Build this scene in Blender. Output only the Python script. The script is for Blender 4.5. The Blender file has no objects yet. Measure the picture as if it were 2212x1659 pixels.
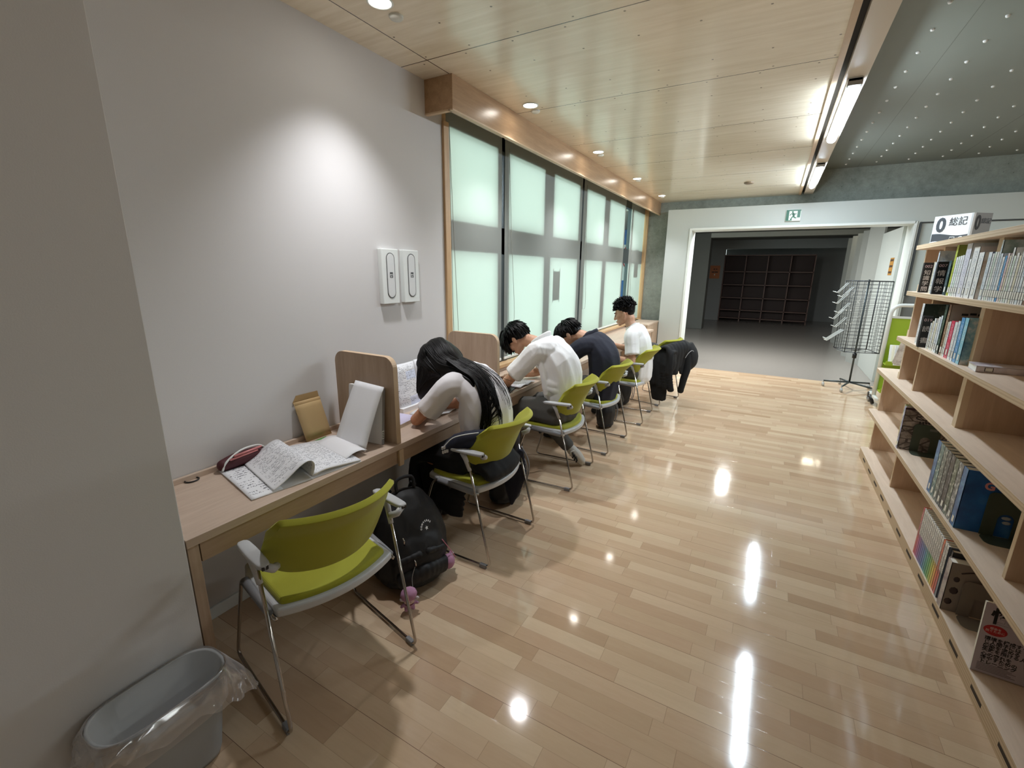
import bpy, bmesh, math, random
import numpy as np
from mathutils import Vector, Matrix, Euler
C = bpy.context.scene.collection
random.seed(7)
# ------------------------------------------------------------------ camera, world, exposure
FPX = 977.2086
RW = [[0.8700004, 0.4929205, 0.0113442], [0.12917, -0.2056588, -0.9700616], [-0.4758302, 0.8454194, -0.2425937]]
cam = bpy.data.cameras.new('camera'); cam.sensor_width = 36.0; cam.lens = FPX / 2212 * 36; cam.clip_start = 0.05
cam_ob = bpy.data.objects.new('camera', cam); C.objects.link(cam_ob)
m = Matrix.Identity(4)
for i in range(3):
    m[i][0] = RW[0][i]; m[i][1] = -RW[1][i]; m[i][2] = -RW[2][i]
m.translation = (2.12, 0.0, 1.62)
cam_ob.matrix_world = m
bpy.context.scene.camera = cam_ob
sc = bpy.context.scene
sc.view_settings.view_transform = 'Standard'; sc.view_settings.look = 'None'
sc.view_settings.gamma = 1.0; sc.view_settings.exposure = 1.3; sc.view_settings.use_curve_mapping = False
try:
    sc.cycles.use_denoising = True
    sc.cycles.max_bounces = 12; sc.cycles.diffuse_bounces = 6; sc.cycles.glossy_bounces = 4
    sc.cycles.transmission_bounces = 6; sc.cycles.transparent_max_bounces = 12
    sc.cycles.sample_clamp_indirect = 6.0; sc.cycles.caustics_reflective = False; sc.cycles.caustics_refractive = False
except Exception:
    pass
world = bpy.data.worlds.new('overcast_sky'); sc.world = world; world.use_nodes = True
SKY = 1.22
wb = world.node_tree.nodes['Background']; wb.inputs[0].default_value = (0.86, 1.0, 0.95, 1); wb.inputs[1].default_value = SKY
PW_DOWN, PW_TUBE, PW_DISC = 37.0, 60.0, 14.0
def spot(name, loc, power, angle, blend, color=(0.95, 0.96, 1.0), size=0.05):
    l = bpy.data.lights.new(name, 'SPOT'); l.energy = power; l.spot_size = math.radians(angle); l.spot_blend = blend
    l.color = color; l.shadow_soft_size = size
    o = bpy.data.objects.new(name, l); o.location = loc; C.objects.link(o); return o
DOWN_Y = [-1.21, 0.29, 1.80, 3.29, 4.79, 6.31, 7.82]
for y in DOWN_Y:
    spot('downlight_beam', (0.395, y, 2.775), PW_DOWN, 98, 1.0)
def area(name, loc, rot, sx, sy, power, color=(1, 1, 1)):
    l = bpy.data.lights.new(name, 'AREA'); l.shape = 'RECTANGLE'; l.size = sx; l.size_y = sy; l.energy = power; l.color = color
    o = bpy.data.objects.new(name, l); o.location = loc; o.rotation_euler = rot; C.objects.link(o); return o
# fill lamps added out of view on the library side, raising the ambient light
for (x, y, e) in ((4.6, 0.2, 5.0), (4.6, 4.0, 12.0), (6.6, 2.2, 14.0), (6.6, 6.0, 14.0)):
    area('library_fill', (x, y, 3.0), (0, 0, 0), 0.15, 1.3, e, (0.95, 1.0, 0.98))

for (x, y, e) in ((1.7, 9.5, 62.0), (5.2, 15.0, 5.0)):  # added fill, kept out of sight, to brighten the dark hall
    area('hall_fill', (x, y, 2.70), (0, 0, 0), 0.15, 1.2, e, (0.97, 1.0, 0.98))

# ------------------------------------------------------------------ helpers
def srgb(r, g, b):
    f = lambda c: (c / 255 / 12.92) if c / 255 <= 0.04045 else ((c / 255 + 0.055) / 1.055) ** 2.4
    return (f(r), f(g), f(b), 1)
class NT:
    def __init__(s, name):
        s.m = bpy.data.materials.new(name); s.m.use_nodes = True; s.t = s.m.node_tree
        s.b = s.t.nodes['Principled BSDF']; s.o = s.t.nodes['Material Output']
    def n(s, typ, **kw):
        x = s.t.nodes.new(typ)
        for k, v in kw.items(): setattr(x, k, v)
        return x
    def l(s, a, b): s.t.links.new(a, b)
    def set(s, inp, v):
        if isinstance(v, bpy.types.NodeSocket): s.l(v, inp)
        else: inp.default_value = v
    def math(s, op, a, b=None, c=None):
        x = s.n('ShaderNodeMath', operation=op); s.set(x.inputs[0], a)
        if b is not None: s.set(x.inputs[1], b)
        if c is not None: s.set(x.inputs[2], c)
        return x.outputs[0]
    def mix(s, f, a, b):
        x = s.n('ShaderNodeMix', data_type='RGBA'); s.set(x.inputs[0], f); s.set(x.inputs[6], a); s.set(x.inputs[7], b); return x.outputs[2]
    def xyz(s, kind='Object'):
        t = s.n('ShaderNodeTexCoord'); v = t.outputs[kind]; p = s.n('ShaderNodeSeparateXYZ'); s.l(v, p.inputs[0])
        return v, p.outputs[0], p.outputs[1], p.outputs[2]
    def comb(s, x, y, z):
        p = s.n('ShaderNodeCombineXYZ'); s.set(p.inputs[0], x); s.set(p.inputs[1], y); s.set(p.inputs[2], z); return p.outputs[0]
    def noise(s, v, scale, detail=3, rough=0.55, dist=0.0):
        x = s.n('ShaderNodeTexNoise'); s.l(v, x.inputs['Vector']); x.inputs['Scale'].default_value = scale
        x.inputs['Detail'].default_value = detail; x.inputs['Roughness'].default_value = rough; x.inputs['Distortion'].default_value = dist
        return x.outputs[0]
    def white(s, v):
        x = s.n('ShaderNodeTexWhiteNoise', noise_dimensions='3D'); s.l(v, x.inputs['Vector']); return x.outputs[0]
    def ramp(s, f, stops):
        x = s.n('ShaderNodeValToRGB'); e = x.color_ramp.elements
        e[0].position, e[0].color = stops[0]; e[1].position, e[1].color = stops[-1]
        for p, c in stops[1:-1]:
            q = e.new(p); q.color = c
        s.l(f, x.inputs[0]); return x.outputs[0]
    def bump(s, h, strength, dist=0.01):
        x = s.n('ShaderNodeBump'); x.inputs['Strength'].default_value = strength; x.inputs['Distance'].default_value = dist
        s.l(h, x.inputs['Height']); s.l(x.outputs[0], s.b.inputs['Normal'])
    def base(s, v): s.set(s.b.inputs['Base Color'], v)
    def p(s, **kw):
        for k, v in kw.items(): s.set(s.b.inputs[k], v)
        return s.m
MATS = {}
def mat(name, rgb, rough=0.5, metal=0.0, spec=0.5, noise=0.0, nscale=40, bump=0.0, bscale=200, **kw):
    if name in MATS: return MATS[name]
    t = NT(name); col = srgb(*rgb)
    if noise or bump: v = t.xyz()[0]
    if noise:
        k = t.noise(v, nscale, 4)
        t.base(t.mix(k, tuple(c * (1 - noise) for c in col[:3]) + (1,), tuple(min(1, c * (1 + noise)) for c in col[:3]) + (1,)))
    else: t.base(col)
    if bump: t.bump(t.noise(v, bscale, 2), bump, 0.004)
    t.p(Roughness=rough, Metallic=metal); t.b.inputs['Specular IOR Level'].default_value = spec
    for k, v in kw.items(): t.b.inputs[k].default_value = v
    MATS[name] = t.m
    return t.m
def emis(name, rgb, strength):
    t = NT(name); t.base(srgb(*rgb)); t.b.inputs['Emission Color'].default_value = srgb(*rgb); t.b.inputs['Emission Strength'].default_value = strength
    MATS[name] = t.m; return t.m
def wood(name, a, b, axis='y', rough=0.45, scale=1.0, coat=0.0, edge=None):
    """veneer with the grain along an axis; edge: layered end colour along z"""
    t = NT(name); v, x, y, z = t.xyz()
    g = {'x': t.comb(t.math('MULTIPLY', x, 1.2), t.math('MULTIPLY', y, 14), t.math('MULTIPLY', z, 14)),
         'y': t.comb(t.math('MULTIPLY', x, 14), t.math('MULTIPLY', y, 1.2), t.math('MULTIPLY', z, 14)),
         'z': t.comb(t.math('MULTIPLY', x, 14), t.math('MULTIPLY', y, 14), t.math('MULTIPLY', z, 1.2))}[axis]
    n1 = t.noise(g, 1.6 * scale, 5, 0.6, 0.6); n2 = t.noise(g, 9 * scale, 3, 0.6)
    k = t.math('ADD', t.math('MULTIPLY', n1, 0.7), t.math('MULTIPLY', n2, 0.3))
    t.base(t.ramp(k, [(0.3, srgb(*a)), (0.7, srgb(*b))]))
    t.p(Roughness=rough); t.b.inputs['Coat Weight'].default_value = coat; t.b.inputs['Coat Roughness'].default_value = 0.25
    MATS[name] = t.m
    return t.m
def plyedge(name, a, b, axis='z', per=0.006):
    t = NT(name); v, x, y, z = t.xyz(); q = {'x': x, 'y': y, 'z': z}[axis]
    k = t.math('PINGPONG', t.math('ADD', t.math('DIVIDE', q, per), t.math('MULTIPLY', t.noise(v, 8), 0.6)), 1.0)
    t.base(t.mix(k, srgb(*a), srgb(*b))); t.p(Roughness=0.6); MATS[name] = t.m
    return t.m

class MB:
    def __init__(s): s.v = []; s.f = []; s.mi = []; s.uv = {}; s.sm = []
    def add(s, vs, fs, mi=0, smooth=False):
        o = len(s.v); s.v += [tuple(p) for p in vs]
        for f in fs: s.f.append(tuple(i + o for i in f)); s.mi.append(mi); s.sm.append(smooth)
        return o
    def box(s, x0, y0, z0, x1, y1, z1, mi=0, M=None):
        vs = [(x0,y0,z0),(x1,y0,z0),(x1,y1,z0),(x0,y1,z0),(x0,y0,z1),(x1,y0,z1),(x1,y1,z1),(x0,y1,z1)]
        if M is not None: vs = [M @ Vector(p) for p in vs]
        s.add(vs, [(3,2,1,0),(4,5,6,7),(0,1,5,4),(1,2,6,5),(2,3,7,6),(3,0,4,7)], mi); return s
    def boxf(s, x0, y0, z0, x1, y1, z1, mis, M=None):      # one material index per face: -z +z -y +x +y -x
        vs = [(x0,y0,z0),(x1,y0,z0),(x1,y1,z0),(x0,y1,z0),(x0,y0,z1),(x1,y0,z1),(x1,y1,z1),(x0,y1,z1)]
        if M is not None: vs = [M @ Vector(p) for p in vs]
        for f, k in zip([(3,2,1,0),(4,5,6,7),(0,1,5,4),(1,2,6,5),(2,3,7,6),(3,0,4,7)], mis):
            s.add([vs[i] for i in f], [(0,1,2,3)], k)
        return s
    def tube(s, pts, r, n=10, mi=0, closed=False, caps=True, flat=1.0):
        P = [Vector(p) for p in pts]; rs = r if isinstance(r, (list, tuple)) else [r] * len(P)
        rings = []; up = None
        for i, p in enumerate(P):
            a = P[i - 1] if (i or closed) else P[i]; b = P[(i + 1) % len(P)] if (i < len(P) - 1 or closed) else P[i]
            t = (b - a).normalized()
            if up is None: up = t.orthogonal().normalized()
            up = (up - t * up.dot(t))
            up = up.normalized() if up.length > 1e-6 else t.orthogonal().normalized()
            w = t.cross(up)
            rings.append([p + (up * math.cos(2*math.pi*k/n) + w * math.sin(2*math.pi*k/n) * flat) * rs[i] for k in range(n)])
        vs = [q for R in rings for q in R]; fs = []
        m_ = len(P)
        for i in range(m_ if closed else m_ - 1):
            j = (i + 1) % m_
            for k in range(n): fs.append((i*n+k, i*n+(k+1)%n, j*n+(k+1)%n, j*n+k))
        if caps and not closed:
            fs.append(tuple(reversed(range(n)))); fs.append(tuple((m_-1)*n + k for k in range(n)))
        s.add(vs, fs, mi, True); return s
    def prism(s, poly, lo, hi, axis='z', mi=0, mi_side=None, M=None):
        n = len(poly)
        def P(a, b, h): return {'z': (a, b, h), 'y': (a, h, b), 'x': (h, a, b)}[axis]
        vs = [P(a, b, lo) for a, b in poly] + [P(a, b, hi) for a, b in poly]
        if M is not None: vs = [M @ Vector(p) for p in vs]
        s.add(vs, [tuple(reversed(range(n))), tuple(range(n, 2*n))], mi)
        s.add(vs, [(i, (i+1) % n, n+(i+1) % n, n+i) for i in range(n)], mi if mi_side is None else mi_side); return s
    def lathe(s, prof, c=(0,0,0), n=24, mi=0, M=None):
        vs = []; fs = []
        for r, z in prof:
            for k in range(n):
                a = 2*math.pi*k/n; vs.append(Vector((r*math.cos(a), r*math.sin(a), z)))
        if M is not None: vs = [M @ p for p in vs]
        vs = [p + Vector(c) for p in vs]
        for i in range(len(prof)-1):
            for k in range(n): fs.append((i*n+k, i*n+(k+1)%n, (i+1)*n+(k+1)%n, (i+1)*n+k))
        s.add(vs, fs, mi, True); return s
    def ball(s, c, r, mi=0, n=12, M=None):
        r3 = r if isinstance(r, (list, tuple)) else (r, r, r); vs = []; fs = []
        h = n // 2
        for i in range(h + 1):
            t = math.pi * i / h
            for k in range(n):
                a = 2*math.pi*k/n; q = Vector((r3[0]*math.sin(t)*math.cos(a), r3[1]*math.sin(t)*math.sin(a), r3[2]*math.cos(t)))
                vs.append((M @ q if M is not None else q) + Vector(c))
        for i in range(h):
            for k in range(n): fs.append((i*n+k, (i+1)*n+k, (i+1)*n+(k+1)%n, i*n+(k+1)%n))
        s.add(vs, fs, mi, True); return s
    def grid(s, fn, nu, nv, mi=0, smooth=True, thick=None):
        vs = [fn(i/(nu-1), j/(nv-1)) for j in range(nv) for i in range(nu)]
        uv = [(i/(nu-1), j/(nv-1)) for j in range(nv) for i in range(nu)]
        fs = [(j*nu+i, j*nu+i+1, (j+1)*nu+i+1, (j+1)*nu+i) for j in range(nv-1) for i in range(nu-1)]
        o = s.add(vs, fs, mi, smooth)
        for i, q in enumerate(uv): s.uv[o+i] = q
        return s
    def build(s, name, mats, parent=None, bevel=0.0, bseg=2, solid=0.0, sub=0, clean=True, offset=-1):
        me = bpy.data.meshes.new(name); me.from_pydata([tuple(p) for p in s.v], [], s.f)
        ms = mats if isinstance(mats, (list, tuple)) else [mats]
        for q in ms: me.materials.append(q)
        me.polygons.foreach_set('material_index', s.mi); me.polygons.foreach_set('use_smooth', s.sm)
        if s.uv:
            ul = me.uv_layers.new(name='UVMap')
            for lp in me.loops: ul.data[lp.index].uv = s.uv.get(lp.vertex_index, (0, 0))
        bm = bmesh.new(); bm.from_mesh(me)
        if clean: bmesh.ops.remove_doubles(bm, verts=bm.verts, dist=1e-5)
        if not s.uv: bmesh.ops.recalc_face_normals(bm, faces=bm.faces)
        bm.to_mesh(me); bm.free()
        o = bpy.data.objects.new(name, me); C.objects.link(o)
        if parent is not None: o.parent = parent
        if solid:
            q = o.modifiers.new('solid', 'SOLIDIFY'); q.thickness = solid; q.offset = offset
        if bevel:
            q = o.modifiers.new('bevel', 'BEVEL'); q.width = bevel; q.segments = bseg; q.limit_method = 'ANGLE'; q.angle_limit = math.radians(40); q.use_clamp_overlap = True
        if sub:
            q = o.modifiers.new('sub', 'SUBSURF'); q.levels = sub; q.render_levels = sub
        return o
def tag(o, label, cat, group=None, kind=None):
    o['label'] = label; o['category'] = cat
    if group: o['group'] = group
    if kind: o['kind'] = kind
    return o
def thing(name, label, cat, loc=(0, 0, 0), rz=0.0, group=None):
    o = bpy.data.objects.new(name, None); C.objects.link(o); o.location = loc; o.rotation_euler = (0, 0, rz)
    o.empty_display_size = 0.05
    return tag(o, label, cat, group)
def struct(o): o['kind'] = 'structure'; return o
def dup(root, loc, rz=0.0, label=None):
    r = root.copy(); C.objects.link(r); r.location = loc; r.rotation_euler = (0, 0, rz)
    if label: r['label'] = label
    for ch in root.children:
        c = ch.copy(); C.objects.link(c); c.parent = r
        for g in ch.children:
            d = g.copy(); C.objects.link(d); d.parent = c
    return r
def rrect(x0, y0, x1, y1, r, n=5):
    out = []
    for cx, cy, a in ((x1-r, y1-r, 0), (x0+r, y1-r, 90), (x0+r, y0+r, 180), (x1-r, y0+r, 270)):
        for k in range(n+1):
            t = math.radians(a + 90*k/n); out.append((cx + r*math.cos(t), cy + r*math.sin(t)))
    return out
def smooth_path(pts, n=6):
    """Catmull-Rom through the points"""
    P = [Vector(p) for p in pts]; out = []
    for i in range(len(P)-1):
        a = P[max(i-1, 0)]; b = P[i]; c = P[i+1]; d = P[min(i+2, len(P)-1)]
        for k in range(n):
            t = k/n
            out.append(0.5*((2*b) + (c-a)*t + (2*a-5*b+4*c-d)*t*t + (3*b-a-3*c+d)*t**3))
    out.append(P[-1]); return out
def fillet(pts, r, n=5):
    """polyline with rounded corners"""
    P = [Vector(p) for p in pts]; out = [P[0]]
    for i in range(1, len(P)-1):
        a = (P[i-1]-P[i]); b = (P[i+1]-P[i]); ra = min(r, a.length*0.49, b.length*0.49)
        s_ = P[i] + a.normalized()*ra; e = P[i] + b.normalized()*ra
        for k in range(n+1):
            t = k/n; out.append((1-t)**2*s_ + 2*t*(1-t)*P[i] + t*t*e)
    out.append(P[-1]); return out
def text(name, s, size, m_, M, parent=None, align='CENTER', depth=0.0004, sx=1.0, spacing=1.0, line=1.0, bold=0.0):
    """lettering as a mesh; M places its xy plane"""
    cu = bpy.data.curves.new(name, 'FONT'); cu.body = s; cu.size = size; cu.align_x = align; cu.align_y = 'CENTER'
    cu.extrude = depth; cu.space_character = spacing; cu.space_line = line; cu.offset = bold; cu.resolution_u = 3
    t = bpy.data.objects.new(name, cu); C.objects.link(t)
    dg = bpy.context.evaluated_depsgraph_get(); me = bpy.data.meshes.new_from_object(t.evaluated_get(dg))
    bpy.data.objects.remove(t); bpy.data.curves.remove(cu)
    me.transform(M @ Matrix.Diagonal((sx, 1, 1, 1)))
    me.materials.clear(); me.materials.append(m_)
    o = bpy.data.objects.new(name, me); C.objects.link(o)
    if parent is not None: o.parent = parent
    return o
def frame(o, x, y):
    """matrix with origin o and in-plane axes x (right), y (up)"""
    x = Vector(x).normalized(); y = Vector(y).normalized(); z = x.cross(y); y = z.cross(x)
    M = Matrix.Identity(4)
    for i in range(3): M[i][0] = x[i]; M[i][1] = y[i]; M[i][2] = z[i]; M[i][3] = o[i]
    return M
# ------------------------------------------------------------------ materials of the room
M_WALL = mat('off_white_wallpaper', (206, 204, 203), 0.75, spec=0.3, bump=0.06, bscale=260)
M_WHITE = mat('white_paint', (222, 226, 223), 0.5)
M_PART = mat('partition_paint', (186, 191, 187), 0.5)
M_DARK = mat('black_gap', (14, 14, 16), 0.7)
M_ALU = mat('grey_aluminium', (70, 78, 80), 0.4, 0.6)
M_CHROME = mat('chrome', (190, 184, 178), 0.16, 1.0)
M_BLACK = mat('black_plastic', (20, 20, 22), 0.4)
M_STEELW = mat('bright_wire', (178, 180, 182), 0.3, 0.9)
def concrete(name, rgb):
    t = NT(name); v = t.xyz()[0]
    a = t.noise(v, 1.6, 6, 0.6); b = t.noise(v, 14, 5, 0.7); c = t.noise(v, 60, 2)
    k = t.math('ADD', t.math('MULTIPLY', a, 0.45), t.math('ADD', t.math('MULTIPLY', b, 0.4), t.math('MULTIPLY', c, 0.15)))
    col = srgb(*rgb); lo = tuple(q * 0.62 for q in col[:3]) + (1,); hi = tuple(min(1, q * 1.3) for q in col[:3]) + (1,)
    base = t.ramp(k, [(0.32, lo), (0.68, hi)])
    vor = t.n('ShaderNodeTexVoronoi'); t.l(v, vor.inputs['Vector']); vor.inputs['Scale'].default_value = 9
    pit = t.math('LESS_THAN', vor.outputs['Distance'], 0.06)
    t.base(t.mix(t.math('MULTIPLY', pit, 0.5), base, (0.02, 0.02, 0.02, 1))); t.bump(k, 0.25, 0.01)
    t.p(Roughness=0.75); MATS[name] = t.m; return t.m
M_CONC = concrete('bare_concrete', (140, 146, 138))
M_CEIL2 = mat('dark_grey_ceiling_board', (112, 116, 108), 0.32, spec=0.45, noise=0.06, nscale=3)
def plank_floor():
    t = NT('glossy_maple_strip_floor'); v, x, y, z = t.xyz()
    W_ = 0.0755; r = t.math('FLOOR', t.math('DIVIDE', y, W_)); fy = t.math('FRACT', t.math('DIVIDE', y, W_))
    rr = t.white(t.comb(r, 3.1, 0.0)); L_ = t.math('ADD', 0.34, t.math('MULTIPLY', t.white(t.comb(r, 8.7, 2.0)), 0.22))
    xs = t.math('DIVIDE', t.math('ADD', x, t.math('MULTIPLY', rr, 3.0)), L_)
    c = t.math('FLOOR', xs); fx = t.math('FRACT', xs)
    tone = t.white(t.comb(r, c, 1.0)); hue = t.white(t.comb(c, r, 5.0))
    g = t.comb(t.math('ADD', t.math('MULTIPLY', x, 1.4), t.math('MULTIPLY', tone, 30)), t.math('MULTIPLY', y, 11), hue)
    n1 = t.noise(g, 2.2, 5, 0.62, 1.3); n2 = t.noise(g, 12, 3, 0.6)
    base = t.ramp(tone, [(0.0, srgb(184, 156, 126)), (0.2, srgb(200, 174, 144)), (0.6, srgb(208, 184, 154)), (1.0, srgb(218, 196, 166))])
    pink = t.mix(t.math('MULTIPLY', hue, 0.35), base, srgb(198, 164, 138))
    k = t.math('ADD', t.math('MULTIPLY', n1, 0.75), t.math('MULTIPLY', n2, 0.25))
    col = t.mix(t.math('MULTIPLY', t.math('SUBTRACT', k, 0.36), 0.55), pink, srgb(164, 132, 102))
    ey = t.math('MINIMUM', fy, t.math('SUBTRACT', 1.0, fy)); ex = t.math('MULTIPLY', t.math('MINIMUM', fx, t.math('SUBTRACT', 1.0, fx)), t.math('DIVIDE', L_, W_))
    third = t.math('LESS_THAN', t.math('FRACT', t.math('DIVIDE', t.math('ADD', r, 0.01), 4.0)), 0.2)
    sy = t.math('MULTIPLY', t.math('LESS_THAN', fy, 0.022), t.math('ADD', 0.25, t.math('MULTIPLY', third, 0.6)))
    sx = t.math('MULTIPLY', t.math('LESS_THAN', ex, 0.014), 0.3)
    seam = t.math('MAXIMUM', sy, sx)
    t.base(t.mix(seam, col, srgb(84, 60, 40)))
    tn = t.white(t.comb(r, c, 9.0))
    w = t.noise(v, 3.5, 2)
    t.bump(t.math('ADD', t.math('MULTIPLY', w, 0.5), t.math('MULTIPLY', seam, -0.06)), 0.05, 0.02)
    t.p(Roughness=t.math('ADD', 0.045, t.math('MULTIPLY', t.noise(v, 5, 3), 0.07))); t.b.inputs['Specular IOR Level'].default_value = 0.62
    return t.m
def ply_ceiling():
    t = NT('plywood_ceiling'); v, x, y, z = t.xyz()
    PITCH = 1.048; ys = t.math('DIVIDE', t.math('SUBTRACT', y, 2.362), PITCH)
    r = t.math('FLOOR', ys); fy = t.math('FRACT', ys); dj = t.math('MULTIPLY', t.math('MINIMUM', fy, t.math('SUBTRACT', 1.0, fy)), PITCH)
    edge = t.math('LESS_THAN', x, 0.2); tone = t.white(t.comb(r, edge, 0.0))
    g = t.comb(t.math('MULTIPLY', x, 1.0), t.math('ADD', t.math('MULTIPLY', y, 12), t.math('MULTIPLY', tone, 40)), 0.0)
    n1 = t.noise(g, 1.8, 5, 0.62, 0.8); n2 = t.noise(v, 2.2, 3, 0.5)
    k = t.math('ADD', t.math('MULTIPLY', n1, 0.7), t.math('ADD', t.math('MULTIPLY', n2, 0.2), t.math('MULTIPLY', tone, 0.12)))
    col = t.ramp(k, [(0.3, srgb(224, 210, 184)), (0.72, srgb(246, 236, 216))])
    joint = t.math('MAXIMUM', t.math('LESS_THAN', dj, 0.0035), t.math('LESS_THAN', t.math('ABSOLUTE', t.math('SUBTRACT', x, 0.2)), 0.003))
    # screw heads: two rows along every joint, one in the middle of each board
    fx = t.math('MULTIPLY', t.math('SUBTRACT', t.math('FRACT', t.math('DIVIDE', t.math('ADD', x, t.math('MULTIPLY', r, 0.07)), 0.3)), 0.5), 0.3)
    d1 = t.math('SUBTRACT', dj, 0.035); d2 = t.math('SUBTRACT', dj, 0.29)
    q = lambda d: t.math('LESS_THAN', t.math('ADD', t.math('MULTIPLY', d, d), t.math('MULTIPLY', fx, fx)), 0.000036)
    dots = t.math('MAXIMUM', q(d1), q(d2))
    t.base(t.mix(t.math('MAXIMUM', joint, t.math('MULTIPLY', dots, 0.75)), col, srgb(62, 44, 30)))
    t.p(Roughness=t.math('ADD', 0.22, t.math('MULTIPLY', n1, 0.05))); t.b.inputs['Specular IOR Level'].default_value = 0.7; t.b.inputs['Coat Weight'].default_value = 0.35; t.b.inputs['Coat Roughness'].default_value = 0.14
    return t.m
M_FLOOR = plank_floor(); M_PLY = ply_ceiling()
M_VALANCE = wood('valance_veneer', (148, 116, 86), (180, 148, 114), 'y', 0.28)
M_DESK = wood('birch_desk_veneer', (178, 156, 138), (200, 180, 162), 'y', 0.42)
M_PANEL = wood('birch_panel', (160, 136, 114), (186, 163, 141), 'z', 0.5)
M_EDGE = mat('birch_solid_edge', (196, 170, 140), 0.5, noise=0.08, nscale=30)
M_JAMB = wood('pine_jamb', (176, 140, 100), (206, 174, 132), 'z', 0.45)
M_VINYL = mat('grey_vinyl_floor', (146, 140, 134), 0.22, noise=0.04, nscale=20)
M_HALLW = mat('grey_hall_wall', (150, 152, 152), 0.6)
# ------------------------------------------------------------------ room shell
Y0, YF = -3.0, 8.62
def sbox(name, m_, *boxes, parent=None, bevel=0.0):
    b = MB()
    for q in boxes: b.box(*q)
    o = b.build(name, m_, parent, bevel=bevel)
    return struct(o) if parent is None else o
sbox('floor', M_FLOOR, (-0.2, Y0, -0.1, 8.0, 8.40, 0.0))
sbox('floor_hall', M_VINYL, (-3.0, 8.40, -0.1, 8.0, 24.0, 0.0))
sbox('wall_left', M_WALL, (-0.2, 0.637, 0, 0, 2.745, 2.8), (-0.2, 2.745, 0, 0, YF, 0.76), (-0.2, 2.745, 2.76, 0, YF, 2.8))
sbox('wall_pier', M_WALL, (-0.2, Y0, 0, 0.5, 0.637, 2.8), bevel=0.003)
sbox('wall_back', M_WALL, (-0.2, Y0 - 0.2, 0, 8.2, Y0, 3.2))
sbox('wall_right', M_WALL, (8.0, Y0, 0, 8.2, 24.0, 3.2))
sbox('ceiling', M_PLY, (-0.2, Y0, 2.8, 2.30, YF, 2.9))
sbox('trim_1', M_EDGE, (2.268, Y0, 2.795, 2.30, YF, 2.80))
sbox('trim_2', M_DARK, (2.30, Y0, 2.84, 2.336, YF, 3.2))
sbox('trim_3', mat('soffit_white', (206, 196, 184), 0.45), (2.336, Y0, 2.80, 2.452, YF, 3.2))
ceil2 = sbox('ceiling_library', M_CEIL2, (2.452, Y0, 3.13, 8.0, YF, 3.3))
b = MB()
for k in range(4): b.box(2.945 + k * 1.041, Y0, 3.1293, 2.9475 + k * 1.041, YF, 3.1303)
b.build('panel_joint', mat('joint_grey', (86, 88, 82), 0.6), ceil2)
M_CLIP = mat('pale_clip', (206, 206, 200), 0.35)
cb = MB(); cb.lathe([(0.0, -0.012), (0.008, -0.011), (0.012, -0.006), (0.013, 0.0)], n=10)
first = None
for i in range(6):
    for j in range(17):
        x = 2.781 + 0.3432 * i; y = 2.80 + 0.3455 * j
        if y > 8.4 or y < 3.7 + 0.52 * max(0, i - 1): continue
        if first is None: first = cb.build('ceiling_clip', M_CLIP, ceil2); o = first
        else: o = first.copy(); C.objects.link(o)
        o.location = (x, y, 3.13)
# far wall: bare concrete, a white partition wall in front of it, the wide opening
sbox('wall_far', M_CONC, (-0.2, YF, 0, 0.8, YF + 0.18, 3.2), (0.8, YF, 2.315, 3.70, YF + 0.18, 3.2), (3.70, YF, 0, 8.0, YF + 0.18, 3.2))
sbox('wall_partition', M_PART, (0.402, 8.40, 0, 0.80, YF, 2.648), (0.80, 8.40, 2.315, 3.70, YF, 2.648), (3.70, 8.40, 2.33, 8.0, YF, 2.648), (3.70, 8.40, 0, 3.74, YF, 2.33))
sbox('trim_4', mat('casing_white', (222, 226, 222), 0.4), (0.772, 8.385, 0, 0.806, YF + 0.18, 2.34), (0.806, 8.385, 2.31, 3.70, YF + 0.18, 2.345), (3.685, 8.385, 0, 3.715, YF + 0.18, 2.345), bevel=0.004)
sbox('wall_panel', mat('pale_green_grey_board', (190, 198, 194), 0.4), (3.76, 8.44, 1.36, 8.0, YF, 2.315))
sbox('trim_5', mat('rail_dark', (60, 64, 66), 0.4), (3.73, 8.41, 2.318, 8.0, 8.44, 2.345), (3.735, 8.40, 1.34, 3.765, 8.44, 2.318))
sbox('wall_panel_lower', mat('dark_grey_board', (112, 114, 112), 0.5), (3.74, 8.44, 0, 8.0, YF, 1.36))
# hall behind the opening
M_HDARK = mat('dark_hall_concrete', (92, 92, 88), 0.7, noise=0.1, nscale=3)
sbox('wall_hall_side', M_PART, (3.645, YF + 0.18, 0, 3.74, 10.26, 2.312), bevel=0.004)
b = MB()
zz = [(3.66, 10.3)] + [((3.50 if k % 2 else 3.74), 10.3 + 0.36 * k) for k in range(1, 10)]
poly = zz + [(x + 0.03, y) for x, y in reversed(zz)]
b.prism(poly, 0, 2.45); struct(b.build('wall_hall_accordion', mat('accordion_grey', (150, 152, 148), 0.5)))
sbox('ceiling_hall', mat('hall_ceiling', (120, 120, 116), 0.7), (-3.0, YF + 0.18, 2.72, 8.0, 24.0, 2.9))
sbox('wall_hall_left', M_HDARK, (-3.2, YF + 0.18, 0, -3.0, 24.0, 2.9))
sbox('wall_hall_back', M_HALLW, (-3.0, 17.75, 0, 0.52, 18.0, 2.72), (0.52, 17.75, 2.43, 8.0, 18.0, 2.72), (0.4, 19.4, 0, 8.0, 19.6, 2.72))
sbox('trim_6', mat('beam_grey', (168, 168, 160), 0.6), (0.39, 14.5, 2.60, 6.0, 14.75, 2.72))
sbox('wall_hall_pillar', M_HDARK, (-0.35, 14.5, 0, 0.40, 14.95, 2.72), bevel=0.01)
# baseboard
sbox('baseboard_left', M_WHITE, (0, 0.637, 0.0, 0.012, YF, 0.062), bevel=0.003)
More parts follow.
